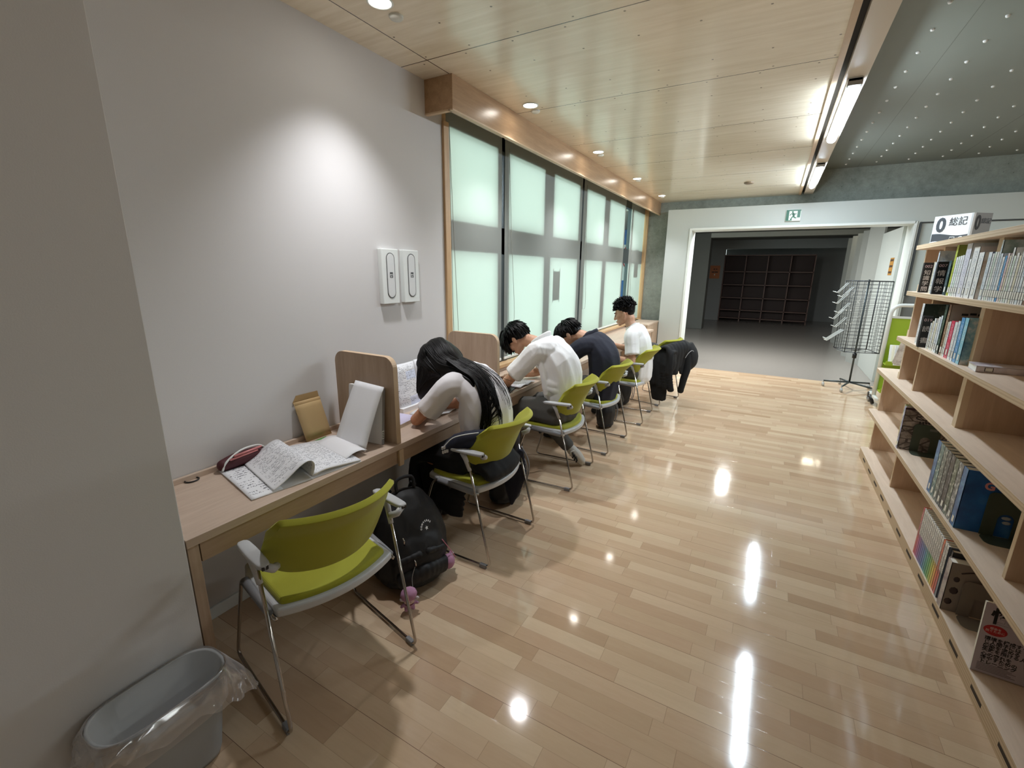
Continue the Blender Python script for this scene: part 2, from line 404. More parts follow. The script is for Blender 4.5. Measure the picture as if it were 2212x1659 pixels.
# ------------------------------------------------------------------ window
win = struct(MB().box(-0.10, 2.79, 2.605, -0.036, YF, 2.76).box(-0.10, 2.79, 1.762, -0.036, YF, 1.985).box(-0.10, 2.79, 0.77, -0.05, YF, 0.80).build('window_1', M_ALU))
for (y0, y1) in ((3.535, 3.725), (5.42, 5.665), (7.335, 7.40), (7.74, 7.80)):
    MB().box(-0.10, y0, 0.77, -0.036, y1, 2.76).build('mullion', M_ALU, win)
for (y0, y1, yl0, yl1) in ((4.455, 4.685, 4.475, 4.63), (6.36, 6.58, 6.37, 6.52)):
    MB().box(-0.10, y0, 1.985, -0.036, y1, 2.76).box(-0.10, yl0, 0.77, -0.036, yl1, 1.985).build('mullion', M_ALU, win)
g = NT('window_glass'); tr = g.n('ShaderNodeBsdfTransparent'); gl = g.n('ShaderNodeBsdfGlossy'); gl.inputs['Roughness'].default_value = 0.02
mx = g.n('ShaderNodeMixShader'); mx.inputs[0].default_value = 0.07; tr.inputs[0].default_value = (0.93, 1, 0.98, 1)
g.l(tr.outputs[0], mx.inputs[1]); g.l(gl.outputs[0], mx.inputs[2]); g.l(mx.outputs[0], g.o.inputs[0])
MB().box(-0.082, 2.79, 0.80, -0.078, YF, 2.605).build('pane', g.m, win)
MB().box(-0.2, 2.745, 0.70, 0.0, 2.79, 2.76).box(0.0, 2.742, 0.745, 0.018, 2.80, 2.61).build('jamb', M_JAMB, win, bevel=0.002)
MB().box(-0.2, 8.56, 0.70, 0.03, YF, 2.76).build('jamb', M_JAMB, win, bevel=0.002)
MB().box(-0.2, 2.79, 0.755, 0.05, 8.56, 0.785).build('sill', M_JAMB, win, bevel=0.003)
MB().box(-0.2, 2.79, 2.755, 0.0, YF, 2.765).build('head', M_JAMB, win)
val = struct(MB().box(0.198, 2.571, 2.603, 0.222, YF, 2.80).box(0.0, 2.571, 2.603, 0.198, 2.595, 2.80).build('trim_7', M_VALANCE, bevel=0.0015))
struct(MB().box(0.194, 2.567, 2.595, 0.226, YF, 2.604).box(0.0, 2.567, 2.595, 0.2, 2.597, 2.604).build('trim_8', M_EDGE))
# roller blinds
t = NT('blind_fabric'); v, x, y, z = t.xyz()
wv = t.math('MULTIPLY', t.noise(v, 420, 1), 0.10)
cb_ = t.mix(wv, (0.86, 0.88, 0.85, 1), (0.70, 0.73, 0.70, 1))
df = t.n('ShaderNodeBsdfDiffuse'); tl = t.n('ShaderNodeBsdfTranslucent'); mxs = t.n('ShaderNodeMixShader'); mxs.inputs[0].default_value = 0.62
df.inputs[0].default_value = (0.46, 0.48, 0.45, 1); t.l(cb_, tl.inputs[0]); t.l(df.outputs[0], mxs.inputs[1]); t.l(tl.outputs[0], mxs.inputs[2]); t.l(mxs.outputs[0], t.o.inputs[0])
M_BLIND = t.m
BL = [(2.805, 3.60, 'over the nearest pane by the white wall'), (3.655, 5.50, 'two panes wide, behind the first two boys'), (5.555, 7.37, 'two panes wide, behind the boy sitting upright'), (7.69, 8.545, 'narrow one at the far end by the concrete column')]
for (y0, y1, d) in BL:
    r = thing('roller_blind', 'pale roller blind pulled down, ' + d, 'blind', (-0.03, (y0 + y1) / 2, 0.80), 0, 'roller blinds in the long window')
    h = (y1 - y0) / 2
    MB().box(-0.0008, -h, 0.02, 0.0008, h, 1.925).build('fabric', M_BLIND, r)
    MB().box(-0.006, -h, 0.0, 0.006, h, 0.024).build('bottom_bar', M_WHITE, r, bevel=0.003)
    MB().tube([(0.0, -h, 1.925), (0.0, h, 1.925)], 0.022, 12).build('roller', M_WHITE, r)
    c = MB(); lo_ = 0.35 if y0 > 3 else 0.25
    for yy in (-h + 0.03, -h + 0.09 + 0.05 * (y0 > 3)):
        zs = 1.84
        c.tube(smooth_path([(0.025, -h + 0.03, 1.84), (0.025, yy * 0.4 + 0.6 * (-h + 0.03), 1.2), (0.03, yy, lo_ + 0.1), (0.03, (yy - h + 0.06) / 2, lo_)], 6), 0.0022, 5)
    c.build('pull_chain', mat('chain_grey', (150, 150, 140), 0.4), r)
# paper notices stuck to the outside of the glass, seen as shadows through the blinds
b = MB(); b.box(-0.0366, 4.735, 1.30, -0.0352, 4.895, 1.62); b.box(-0.0366, 4.72, 1.28, -0.0352, 4.735, 1.65); b.box(-0.0366, 4.895, 1.28, -0.0352, 4.91, 1.65)
tag(b.build('paper_notice', mat('notice_grey', (96, 100, 84), 0.8)), 'grey paper notice stuck on the window glass behind the two-pane wide blind', 'notice')
tag(MB().box(-0.0366, 8.08, 1.53, -0.0352, 8.33, 2.0).build('paper_notice', MATS['notice_grey']), 'tall grey paper notice on the glass behind the narrow far blind', 'notice')
# banner outside, seen through the gap between the blinds
bn = thing('street_banner', 'blue and white banner with red oval mark outside, seen between the far blinds', 'banner', (-1.55, 12.6, 0))
for z0, z1 in ((0.0, 0.35), (0.75, 1.40), (2.34, 3.16)): MB().box(-0.45, 0, z0, 0.75, 0.02, z1).build('blue_field', mat('banner_blue', (70, 120, 190), 0.7), bn)
MB().box(-0.45, 0.004, 0.0, 0.75, 0.018, 3.3).build('white_field', mat('banner_white', (232, 240, 242), 0.7), bn)
b = MB(); b.tube([(0.10 + 0.10 * math.cos(a), -0.002, 2.02 + 0.27 * math.sin(a)) for a in np.linspace(0, 2 * math.pi, 28)[:-1]], 0.016, 6, closed=True)
b.build('red_oval', mat('banner_red', (190, 50, 60), 0.6), bn)
MB().tube([(0.6, 0.06, 0), (0.6, 0.06, 3.4)], 0.02, 8).build('pole', M_ALU, bn)
# ------------------------------------------------------------------ lamps
M_LED = emis('led_disc', (255, 250, 240), PW_DISC)
M_TUBE = emis('led_tube', (226, 242, 255), PW_TUBE)
names = {1.80: 'nearest in view, over the white wall', 3.29: 'second in view', 4.79: 'third in view', 6.31: 'fourth in view', 7.82: 'last one before the far wall'}
for i, y in enumerate(DOWN_Y):
    if y < 0: continue
    d = thing('downlight', 'round recessed downlight in the plywood ceiling, ' + names.get(y, 'above the grey pier'), 'ceiling light', (0.395, y, 2.8), 0, 'downlights in the plywood ceiling')
    MB().lathe([(0.058, 0.0), (0.060, -0.004), (0.052, -0.006), (0.048, 0.0)], n=28).build('trim_ring', M_WHITE, d)
    MB().lathe([(0.0, -0.003), (0.048, -0.003)], n=28).build('lamp', M_LED, d)
    if y > 0.5:
        s = thing('ceiling_sensor', 'small round white ceiling cap just behind the downlight ' + names[y], 'sensor', (0.375, y + 0.125, 2.8), 0, 'white caps beside the downlights')
        MB().lathe([(0.034, 0.0), (0.034, -0.008), (0.028, -0.014), (0.0, -0.015)], n=20).build('cap', mat('cap_white', (214, 214, 206), 0.35), s)
s = thing('smoke_detector', 'flat brownish round detector on the ceiling near the far wall', 'detector', (1.652, 7.209, 2.8))
MB().lathe([(0.06, 0.0), (0.06, -0.012), (0.045, -0.02), (0.0, -0.021)], n=20).build('body', mat('detector_brown', (120, 104, 84), 0.5), s)
tb = thing('tube_light', 'nearer of the two lit tube lights under the white soffit', 'tube light', (2.394, 3.78, 2.80), 0, 'tube lights along the soffit')
MB().box(-0.038, 0.0, -0.022, 0.038, 1.48, 0.0).build('housing', M_WHITE, tb, bevel=0.004)
MB().box(-0.040, 0.0, -0.042, 0.040, 0.055, 0.0).build('end_cap', mat('lamp_grey', (150, 146, 142), 0.4), tb, bevel=0.005)
def diff(u, v):
    a = math.pi * u; yy = 0.055 + 1.40 * v; k = 1.0 if v < 0.97 else math.sqrt(max(0.0, 1 - ((v - 0.97) / 0.03) ** 2)) * 0.9 + 0.1
    return (0.036 * k * math.cos(a), yy, -0.02 - 0.036 * k * math.sin(a))
MB().grid(diff, 13, 40).build('diffuser', M_TUBE, tb)
tb2 = dup(tb, (2.394, 6.30, 2.80), 0, 'farther of the two lit tube lights under the white soffit')
for y in (): dup(tb, (2.394, y, 2.80), 0, 'tube light under the soffit near the viewer, seen only as a floor reflection')
# exit sign
ex = thing('exit_sign', 'green and white running man exit sign on the white wall above the opening', 'exit sign', (2.236, 8.40, 2.48))
MB().box(-0.098, -0.03, -0.082, 0.098, 0.0, 0.082).build('housing', M_WHITE, ex, bevel=0.003)
MB().box(-0.094, -0.032, -0.078, 0.094, -0.0295, 0.078).build('face', emis('exit_white', (225, 240, 225), 0.08), ex)
MG = mat('exit_green', (8, 92, 66), 0.4)
b = MB(); y_ = -0.0335
b.box(-0.094, y_, -0.078, -0.056, -0.032, 0.078); b.box(-0.056, y_, 0.060, 0.094, -0.032, 0.078); b.box(0.050, y_, -0.034, 0.088, -0.032, 0.060); b.box(-0.056, y_, -0.078, -0.030, -0.032, -0.068)
def limb(pts, w):
    for (x0, z0), (x1, z1) in zip(pts[:-1], pts[1:]):
        d = Vector((x1 - x0, z1 - z0)); d.normalize(); nx, nz = -d.y * w, d.x * w
        b.prism([(x0 + nx, z0 + nz), (x0 - nx, z0 - nz), (x1 - nx, z1 - nz), (x1 + nx, z1 + nz)], y_, -0.032, 'y')
b.prism([(-0.012 + 0.013 * math.cos(a), 0.046 + 0.013 * math.sin(a)) for a in np.linspace(0, 6.283, 14)[:-1]], y_, -0.032, 'y')
limb([(-0.008, 0.032), (0.008, -0.01)], 0.014); limb([(-0.008, 0.026), (-0.034, 0.018), (-0.045, -0.004)], 0.006); limb([(0.0, 0.024), (0.026, 0.012), (0.036, 0.026)], 0.006)
limb([(0.004, -0.010), (-0.018, -0.036), (-0.030, -0.066), (-0.012, -0.066)], 0.008); limb([(0.008, -0.010), (0.016, -0.036), (0.044, -0.038)], 0.008)
b.build('pictogram', MG, ex)
# ------------------------------------------------------------------ desk along the wall and window
desk = thing('study_counter', 'long birch study counter running along the white wall and the window', 'desk', (0.25, 0.64, 0.0))
MB().box(-0.247, 0.0, 0.688, 0.25, 6.94, 0.72).build('tabletop', M_DESK, desk, bevel=0.0015)
MB().box(0.21, 0.045, 0.61, 0.238, 6.90, 0.688).build('apron', wood('apron_veneer', (150, 124, 100), (172, 146, 122), 'y', 0.5), desk)
MB().box(-0.247, 0.0, 0.72, -0.228, 6.94, 0.743).build('upstand', M_DESK, desk, bevel=0.001)
for yy in (0.005, 6.87):
    MB().box(0.19, yy, 0.0, 0.238, yy + 0.036, 0.688).build('leg', M_PANEL, desk, bevel=0.001)
    MB().box(-0.235, yy, 0.0, -0.195, yy + 0.036, 0.688).build('leg', M_PANEL, desk, bevel=0.001)
for yc, d in ((1.679, 'between the empty seat and the long-haired person'), (2.70, 'by the window corner, behind the long-haired person')):
    p = thing('desk_divider', 'birch divider on the counter ' + d, 'desk divider', (0.27, yc, 0.72), 0, 'dividers on the study counter')
    poly = [(-0.215, 0.0), (0.218, 0.0)] + [(a, b) for a, b in rrect(-0.215, -0.3, 0.218, 0.466, 0.062, 8)[:18]]
    b = MB(); b.prism(poly, -0.016, 0.016, 'y', 0, 1); b.build('panel', [M_PANEL, M_EDGE], p, bevel=0.001)
    MB().box(0.219, -0.016, -0.122, 0.232, 0.016, -0.034).build('foot', M_EDGE, p)
fb = thing('window_end_cabinet', 'low birch box cabinet at the far end of the study counter', 'cabinet', (0.2, 8.0, 0.0))
MB().box(-0.195, -0.39, 0.0, 0.19, 0.40, 0.76).build('body', M_PANEL, fb)
MB().box(-0.195, -0.40, 0.76, 0.20, 0.40, 0.785).build('top', M_DESK, fb, bevel=0.001)
# two white wall boxes with oval covers
for yc, d in ((2.152, 'the one nearer the viewer'), (2.342, 'the one nearer the window jamb')):
    w = thing('wall_box', 'white wall box with oval cover, ' + d, 'wall box', (0.0, yc, 1.575), 0, 'white boxes on the wall')
    MB().box(0.0, -0.072, -0.165, 0.034, 0.072, 0.168).build('body', M_WHITE, w, bevel=0.004)
    MB().prism(rrect(-0.030, -0.125, 0.030, 0.140, 0.0299, 8), 0.0342, 0.038, 'x').build('oval_cover', mat('cover_white', (214, 216, 216), 0.35), w, bevel=0.0015)
    MB().tube([(0.0345, a, b) for a, b in rrect(-0.0335, -0.1285, 0.0335, 0.1435, 0.0333, 10)], 0.0024, 6, closed=True).build('groove', mat('groove_grey', (92, 92, 92), 0.6), w)
    lb = MB().box(0.038, -0.013, -0.005, 0.0386, 0.013, 0.028).build('label', mat('label_dark', (58, 58, 60), 0.5), w)
    b = MB()
    for q in ((-0.009, 0.008, -0.002, 0.018), (0.003, 0.008, 0.008, 0.018), (-0.008, -0.001, 0.006, 0.003)): b.box(0.0386, q[0], q[1], 0.039, q[2], q[3])
    b.build('symbol', M_WHITE, lb)

# ------------------------------------------------------------------ chairs
def fabric(name, rgb, rgb2):
    t = NT(name); v = t.xyz()[0]; n_ = t.noise(v, 900, 2); big = t.noise(v, 6, 2)
    t.base(t.mix(t.math('ADD', t.math('MULTIPLY', n_, 0.7), t.math('MULTIPLY', big, 0.3)), srgb(*rgb), srgb(*rgb2))); t.bump(n_, 0.3, 0.002)
    t.p(Roughness=0.85); t.b.inputs['Sheen Weight'].default_value = 0.15; MATS[name] = t.m; return t.m
M_LIME = fabric('lime_fabric', (146, 146, 28), (170, 170, 44))
M_SHELL = mat('pale_grey_plastic', (192, 194, 196), 0.4)
M_ARM = mat('arm_grey_plastic', (182, 184, 186), 0.45)
M_SLEEVE = mat('grey_sleeve', (128, 128, 130), 0.5)
def make_chair(loc, rz, label):
    t = thing('stacking_armchair', label, 'chair', loc, rz, 'lime stacking chairs along the counter')
    HW = 0.268
    for s in (-1, 1):
        pts = fillet([(-0.150, s * 0.262, 0.615), (-0.004, s * HW, 0.014), (-0.545, s * HW, 0.014), (-0.405, s * 0.248, 0.450), (-0.10, s * 0.240, 0.425)], 0.045, 6)
        MB().tube(pts, 0.0068, 10).build('side_frame', M_CHROME, t)
        MB().tube([(-0.37, s * 0.248, 0.449), (-0.13, s * 0.241, 0.428)], 0.017, 10).build('sleeve', M_SLEEVE, t)
        MB().box(-0.075, s * HW - 0.010, 0.0, -0.03, s * HW + 0.010, 0.024).build('floor_cap', M_SLEEVE, t, bevel=0.004)
        # arm: flat pad and the bracket that takes the rod
        ys = s * 0.268
        arm = MB()
        def pad(u, v):
            xx = -0.272 + 0.228 * u; w = 0.016 + 0.007 * math.sin(math.pi * (u * 0.8 + 0.1)); a = 2 * math.pi * v
            k = min(1, u / 0.12) ** 0.5 * min(1, (1 - u) / 0.06) ** 0.4 if 0 < u < 1 else 0.0
            ca, sa = math.cos(a), math.sin(a); q = 0.5
            return (xx, ys + (w * k) * math.copysign(abs(ca) ** q, ca), 0.674 + 0.004 * u + 0.010 * k * math.copysign(abs(sa) ** q, sa))
        arm.grid(pad, 22, 17)
        arm.tube([(-0.185, ys, 0.664), (-0.165, ys * 0.995, 0.63), (-0.140, ys * 0.98, 0.565)], [0.015, 0.013, 0.0105], 10)
        arm.tube([(-0.06, ys * 0.99, 0.672), (-0.055, ys * 0.9, 0.655), (-0.085, ys * 0.83, 0.64)], 0.014, 8)
        arm.box(-0.060, ys - 0.010, 0.668, -0.0455, ys - 0.002, 0.680, 1); arm.box(-0.060, ys + 0.002, 0.668, -0.0455, ys + 0.010, 0.680, 1)
        arm.build('armrest', [M_ARM, M_BLACK], t)
    # seat: pale shell with rounded rear edge, lime cushion
    def outline(k, n=14):
        pts = []
        for i in range(n + 1):
            y = -0.236 + 0.472 * i / n; pts.append((-0.105 + k + 0.060 * (1 - (y / 0.236) ** 2), y * (1 - 0.25 * max(0, k + 0.0) * 0)))
        for (x, y) in ((-0.40, 0.236), (-0.47, 0.215), (-0.49, 0.15), (-0.492, 0.0), (-0.49, -0.15), (-0.47, -0.215), (-0.40, -0.236)): pts.append((x, y))
        return pts
    MB().prism(outline(0.0), 0.424, 0.458).build('seat_shell', M_SHELL, t, bevel=0.010, bseg=3)
    inn = [((x + 0.29) * 0.915 - 0.291, y * 0.90) for x, y in outline(0.0)]
    MB().prism(inn, 0.44, 0.478).build('seat_cushion', M_LIME, t, bevel=0.014, bseg=4)
    MB().tube([(-0.30, -0.24, 0.418), (-0.30, 0.24, 0.418)], 0.010, 8).build('cross_rail', M_BLACK, t)
    # backrest: wrapped shell, wide flared top, rounded lower edge
    def back(off):
        def fn(u, v):
            s = 2 * u - 1
            zb = 0.553 + 0.022 * abs(s) ** 2 + 0.040 * max(0, (abs(s) - 0.6) / 0.4) ** 3; zt = 0.822 - 0.006 * s * s - (0.020 * max(0, (abs(s) - 0.93) / 0.07) ** 2)
            z = zb + (zt - zb) * v
            hw = 0.245 * (1 - 0.085 * v ** 2.0 - 0.10 * (1 - v) ** 4)
            y = s * hw
            x = 0.018 - 0.105 * abs(s) ** 2.1 - 0.108 * (1 - v) + 0.040 * max(0, v - 0.7) / 0.3
            return (x + off, y, z)
        return fn
    MB().grid(back(0.0), 41, 16).build('backrest', M_LIME, t, solid=0.026, bevel=0.008, bseg=3, offset=0)
    return t
chairs = [((0.905, 0.975), -12.2), ((0.957, 2.126), -0.4), ((0.986, 3.224), 3.0), ((1.028, 4.03), -2.3), ((1.072, 5.033), 1.9), ((1.150, 5.866), -14.5)]
ch_lab = ['empty lime armchair beside the grey waste bin', 'lime armchair the person with long black hair sits on', 'lime armchair under the boy in the white shirt with bowl-cut hair',
          'lime armchair under the boy in the navy jacket', 'lime armchair under the boy sitting upright near the far end', 'lime armchair draped with a black jacket, farthest from the viewer']
proto = None
for ((x, y), a), lb in zip(chairs, ch_lab):
    if proto is None: proto = make_chair((x, y, 0), math.radians(a), lb)
    else: dup(proto, (x, y, 0), math.radians(a), lb)
def chair_pt(i, f, l, z):
    """a point in front (f) and to the right (l) of chair i's rear floor line"""
    (x, y), a = chairs[i]; a = math.radians(a)
    return (x - f * math.cos(a) - l * math.sin(a), y - f * math.sin(a) + l * math.cos(a), z)

# ------------------------------------------------------------------ bookshelf
M_SHELF = wood('shelf_face', (208, 186, 164), (226, 205, 184), 'y', 0.5)
M_SHELFV = wood('shelf_upright', (186, 158, 132), (206, 180, 154), 'z', 0.5)
M_PLY = plyedge('shelf_ply_edge', (186, 160, 128), (212, 190, 160), 'z', 0.007)
M_PLYV = plyedge('upright_ply_edge', (196, 172, 140), (220, 198, 168), 'y', 0.007)
shelf = thing('bookshelf', 'birch plywood bookshelf with five rows of open bays facing the aisle', 'bookshelf', (3.2, 3.5, 0))
TOPS = [1.836, 1.505, 1.161, 0.826, 0.448, 0.080]
SX0, SX1 = 3.005 - 3.2, 3.36 - 3.2
for i, zt in enumerate(TOPS):
    far = 4.575 if i < 3 else 5.03
    th = 0.031 if i < 5 else 0.08
    ya, yb = -2.3, far - 3.5
    poly = [(SX1, ya), (SX1, yb)] + [(SX0 + 0.045 - 0.045 * math.sin(a), yb - 0.045 + 0.045 * math.cos(a)) for a in np.linspace(0, math.pi / 2, 7)] + [(SX0, ya)]
    sb = MB().prism(poly, zt - th, zt, 'z', 0, 1).build('shelf_board', [M_SHELF, M_PLY], shelf, bevel=0.001)
    if i == 5:
        for k in range(18):
            y = -2.2 + 0.262 * k - 0.02
            if y < yb - 0.1: MB().box(SX0 - 0.0006, y, 0.035, SX0 + 0.004, y + 0.105, 0.052).build('vent_slot', mat('slot_shadow', (60, 48, 38), 0.8), sb)
UP = 3.07 - 3.2
for i in range(5):
    z0, z1 = TOPS[i + 1], TOPS[i] - 0.031
    for y in [4.545 if i < 3 else 4.99, 4.118, 3.222, 2.345, 1.45]:
        hw_ = 0.026 if y in (3.222, 1.45) else 0.013
        MB().boxf(UP, y - 3.5 - hw_, z0, SX1, y - 3.5 + hw_, z1, [0, 0, 0, 0, 0, 1]).build('upright', [M_SHELFV, M_PLYV], shelf)
        if hw_ > 0.02: MB().box(UP - 0.003, y - 3.5 - hw_ - 0.0012, z0, UP + 0.026, y - 3.5 + hw_, z1).build('edge_strip', M_PLYV, shelf)
    e = (4.545 if i < 3 else 4.99) - 3.5
    MB().box(UP + 0.0, e + 0.0135, z0, UP + 0.022, e + 0.038, z0 + 0.05).build('end_stop', M_PLYV, shelf)
MB().box(SX1 - 0.012, -2.3, 0.08, SX1, 1.09, TOPS[2] - 0.3).box(SX1 - 0.012, -2.3, TOPS[3] - 0.2, SX1, 1.09, TOPS[0] - 0.031).build('back_panel', M_SHELFV, shelf)
# ------------------------------------------------------------------ books
def spine_mat(name, bg, ink, cut=0.78, lo=0.22, hi=0.92, rough=0.35, low=None, lowz=0.0):
    """cover cloth with a column of small lettering on the spine (x = min face); low: second colour below lowz (m)"""
    t = NT(name); v, x, y, z = t.xyz(); gv, gx, gy, gz = t.xyz('Generated')
    cell = t.white(t.comb(t.math('FLOOR', t.math('DIVIDE', z, 0.0028)), t.math('FLOOR', t.math('DIVIDE', y, 0.0028)), 1.0))
    word = t.white(t.comb(t.math('FLOOR', t.math('DIVIDE', z, 0.011)), 2.0, 3.0))
    m_ = t.math('MULTIPLY', t.math('GREATER_THAN', cell, cut), t.math('GREATER_THAN', word, 0.18))
    band = t.math('MULTIPLY', t.math('LESS_THAN', t.math('ABSOLUTE', t.math('SUBTRACT', gy, 0.5)), 0.27), t.math('MULTIPLY', t.math('GREATER_THAN', gz, lo), t.math('LESS_THAN', gz, hi)))
    m_ = t.math('MULTIPLY', t.math('MULTIPLY', m_, band), t.math('LESS_THAN', gx, 0.03))
    base = srgb(*bg)
    if low: base = t.mix(t.math('GREATER_THAN', z, lowz), srgb(*low), base)
    t.base(t.mix(m_, base, srgb(*ink))); t.p(Roughness=rough); t.b.inputs['Coat Weight'].default_value = 0.3; MATS[name] = t.m
    return t.m
M_PAGE = mat('page_edges', (226, 222, 208), 0.8)
S = dict(
    white=spine_mat('spine_white', (242, 243, 243), (110, 124, 150)), cream=spine_mat('spine_cream', (240, 236, 214), (150, 124, 100)), pale=spine_mat('spine_pale_blue', (226, 236, 244), (100, 120, 160)),
    mint=spine_mat('spine_mint', (228, 240, 230), (100, 140, 120)), pink=spine_mat('spine_pink', (240, 220, 222), (170, 90, 100)), lime=spine_mat('spine_lime', (196, 208, 84), (70, 90, 30)),
    lav=spine_mat('spine_lavender', (228, 228, 238), (120, 120, 160)), teal=spine_mat('spine_teal', (44, 76, 84), (190, 200, 200)), navy=spine_mat('spine_navy', (40, 62, 104), (200, 206, 220)),
    blue=spine_mat('spine_blue', (84, 156, 214), (240, 244, 250)), red=spine_mat('spine_red', (216, 40, 84), (250, 220, 226)), green=spine_mat('spine_dark_green', (28, 58, 44), (170, 190, 160)),
    brown=spine_mat('spine_brown', (132, 92, 60), (230, 214, 190)), dark=spine_mat('spine_charcoal', (44, 46, 52), (200, 200, 200)), sky=spine_mat('spine_sky', (140, 204, 226), (250, 250, 250)))
def mottled(name, a, b, c, sc=14):
    t = NT(name); v = t.xyz()[0]; k = t.noise(v, sc, 5, 0.65)
    t.base(t.ramp(k, [(0.36, srgb(*a)), (0.52, srgb(*b)), (0.64, srgb(*c))])); t.p(Roughness=0.35); MATS[name] = t.m; return t.m
M_LABEL = mat('call_label_white', (232, 230, 222), 0.5); M_INK = mat('ink_black', (26, 26, 30), 0.6)
M_LINE = mat('label_line', (96, 98, 104), 0.6)
def book(name, label, y1, th, z, h, d, m_, cover=None, x=3.03, group=None, call=True, tilt=0.0):
    """standing book, spine towards -x; y1 is its far side"""
    o = MB(); t2 = th / 2; c = 0.0022
    o.boxf(0, -t2, 0, c, t2, h, [0] * 6)
    o.boxf(0.0, -t2, 0, d, -t2 + c, h, [1, 1, 1, 1, 1, 1]); o.boxf(0.0, t2 - c, 0, d, t2, h, [0] * 6)
    b_ = o.build(name, [m_, cover or m_])
    b_.location = (x, y1 - t2, z); b_.rotation_euler = (tilt, 0, 0)
    tag(b_, label, 'book', group)
    MB().box(c, -t2 + c, 0.003, d - 0.004, t2 - c, h - 0.003).build('pages', M_PAGE, b_)
    if call and th > 0.012:
        w = min(t2 * 0.86, 0.012)
        q = MB(); q.boxf(-0.0006, -w, 0.018, 0.0, w, 0.052, [1] * 6); q.box(-0.0009, -w * 0.9, 0.0195, -0.0005, w * 0.9, 0.0505)
        q.build('call_label', [M_LABEL, M_LINE], b_)
    return b_
G1 = 'books on the second shelf from the top'; G2 = 'books on the third shelf'; G4 = 'picture books on the shelf above the bottom'; G5 = 'rainbow set on the bottom shelf'
def index_block(txt, num, y, z, label, x=3.010, w=0.052, h=0.203):
    t = thing('index_block', label, 'shelf label', (x, y, z), 0, 'black subject blocks on the bookshelf')
    MB().box(0, 0, 0, w, 0.03, h).build('block', mat('index_black', (30, 28, 32), 0.4), t, bevel=0.0015)
    n_ = len(txt); M_ = mat('index_letter', (226, 222, 222), 0.5)
    text('number', num, 0.025, mat('index_number', (224, 196, 204), 0.5), frame((w / 2, -0.0004, h - 0.026), (1, 0, 0), (0, 0, 1)), t, sx=1.1)
    st = (h - 0.055) / n_
    for k, ch in enumerate(txt):
        text('character', ch, min(0.040, st * 0.95), M_, frame((w / 2 - 0.001, -0.0004, h - 0.052 - st * (k + 0.45)), (1, 0, 0), (0, 0, 1)), t, sx=1.05)
    return t
Z1, Z2, Z4, Z5 = 1.505, 1.161, 0.448, 0.080
index_block('知識学問', '002', 4.24, Z1, 'black index block lettered 002 in white, far end of the second shelf')
index_block('情報学', '007', 3.92, Z1, 'black index block lettered 007 in white on the second shelf')
index_block('読書', '019', 3.915, Z2, 'black index block lettered 019 in white on the third shelf', x=2.998)
c_mtn = mottled('cover_mountains', (70, 110, 160), (206, 214, 224), (226, 230, 234), 9)
rows = [
    ('thin cream book just right of the 002 index block', 4.098, .024, .205, .14, 'cream', None), ('thin white book, second right of the 002 index block', 4.072, .022, .20, .14, 'white', None),
    ('pale tall book with a blue mountain cover behind the 007 index block', 4.048, .026, .272, .19, 'pale', c_mtn), ('thin pink-edged book left of the 007 index block', 4.020, .02, .195, .14, 'pink', None),
    ('dark teal book with a white cover patch right of the 007 index block', 3.79, .05, .205, .15, 'teal', mottled('cover_teal', (30, 50, 60), (40, 70, 80), (200, 210, 206), 12)),
    ('tall lime book with an olive cover on the second shelf', 3.712, .034, .292, .20, 'lime', mat('cover_olive', (140, 146, 60), 0.4)),
    ('thin white book, first of four after the lime book', 3.676, .031, .222, .15, 'white', None), ('thin white book, second of four after the lime book', 3.643, .031, .225, .15, 'mint', None),
    ('thin white book, third of four after the lime book', 3.610, .031, .228, .15, 'white', None), ('thin white book, fourth of four after the lime book', 3.577, .033, .23, .15, 'white', None),
    ('thick lavender white book, tallest by the middle upright', 3.540, .08, .290, .20, 'lav', mat('cover_grey_white', (206, 206, 204), 0.4)),
    ('slim white book between the lavender and the red-titled book', 3.455, .03, .205, .14, 'white', None)]
for lb, y1, th, h, d, m_, cv in rows:
    book('library_book', lb, y1, th, Z1, h, d, S[m_], cv, group=G1)
bt = book('library_book', 'white book with a red title on its cover, second shelf', 3.421, .082, Z1, .266, .185, S['white'], mat('cover_warm_white', (222, 214, 212), 0.4), group=G1)
b = MB()
for k in range(5): b.box(0.06 + 0.024 * k, -0.0418, 0.215, 0.078 + 0.024 * k, -0.0411, 0.238)
b.build('cover_title', mat('title_red', (170, 40, 40), 0.5), bt)
MB().box(0.05, -0.0418, 0.04, 0.10, -0.0411, 0.06).build('cover_patch', mat('patch_blue', (44, 96, 130), 0.5), bt)
rows = [('book with a brown lower cover right of the red-titled book', 3.332, .07, .235, .17, 'white', mottled('cover_brown_low', (150, 110, 60), (206, 200, 190), (220, 214, 210), 4)),
        ('blue and white book before the long white row', 3.196 + .008, .044, .232, .15, 'pale', mottled('cover_blue_patch', (50, 80, 140), (200, 206, 214), (224, 224, 222), 6))]
for lb, y1, th, h, d, m_, cv in rows: book('library_book', lb, y1, th, Z1, h, d, S[m_], cv, group=G1)
y = 3.155; rnd = random.Random(5); seq = ['white', 'mint', 'white', 'tall', 'pale', 'white', 'navyb', 'pinkish', 'cream', 'white', 'mint', 'white', 'cream', 'white', 'white', 'pale', 'white', 'white', 'redb', 'cream', 'white', 'mint', 'white', 'white']
ordn = ['first', 'second', 'third', 'fourth', 'fifth', 'sixth', 'seventh', 'eighth', 'ninth', 'tenth', 'eleventh', 'twelfth', 'thirteenth', 'fourteenth', 'fifteenth', 'sixteenth', 'seventeenth', 'eighteenth', 'nineteenth', 'twentieth', 'twenty-first', 'twenty-second', 'twenty-third', 'twenty-fourth']
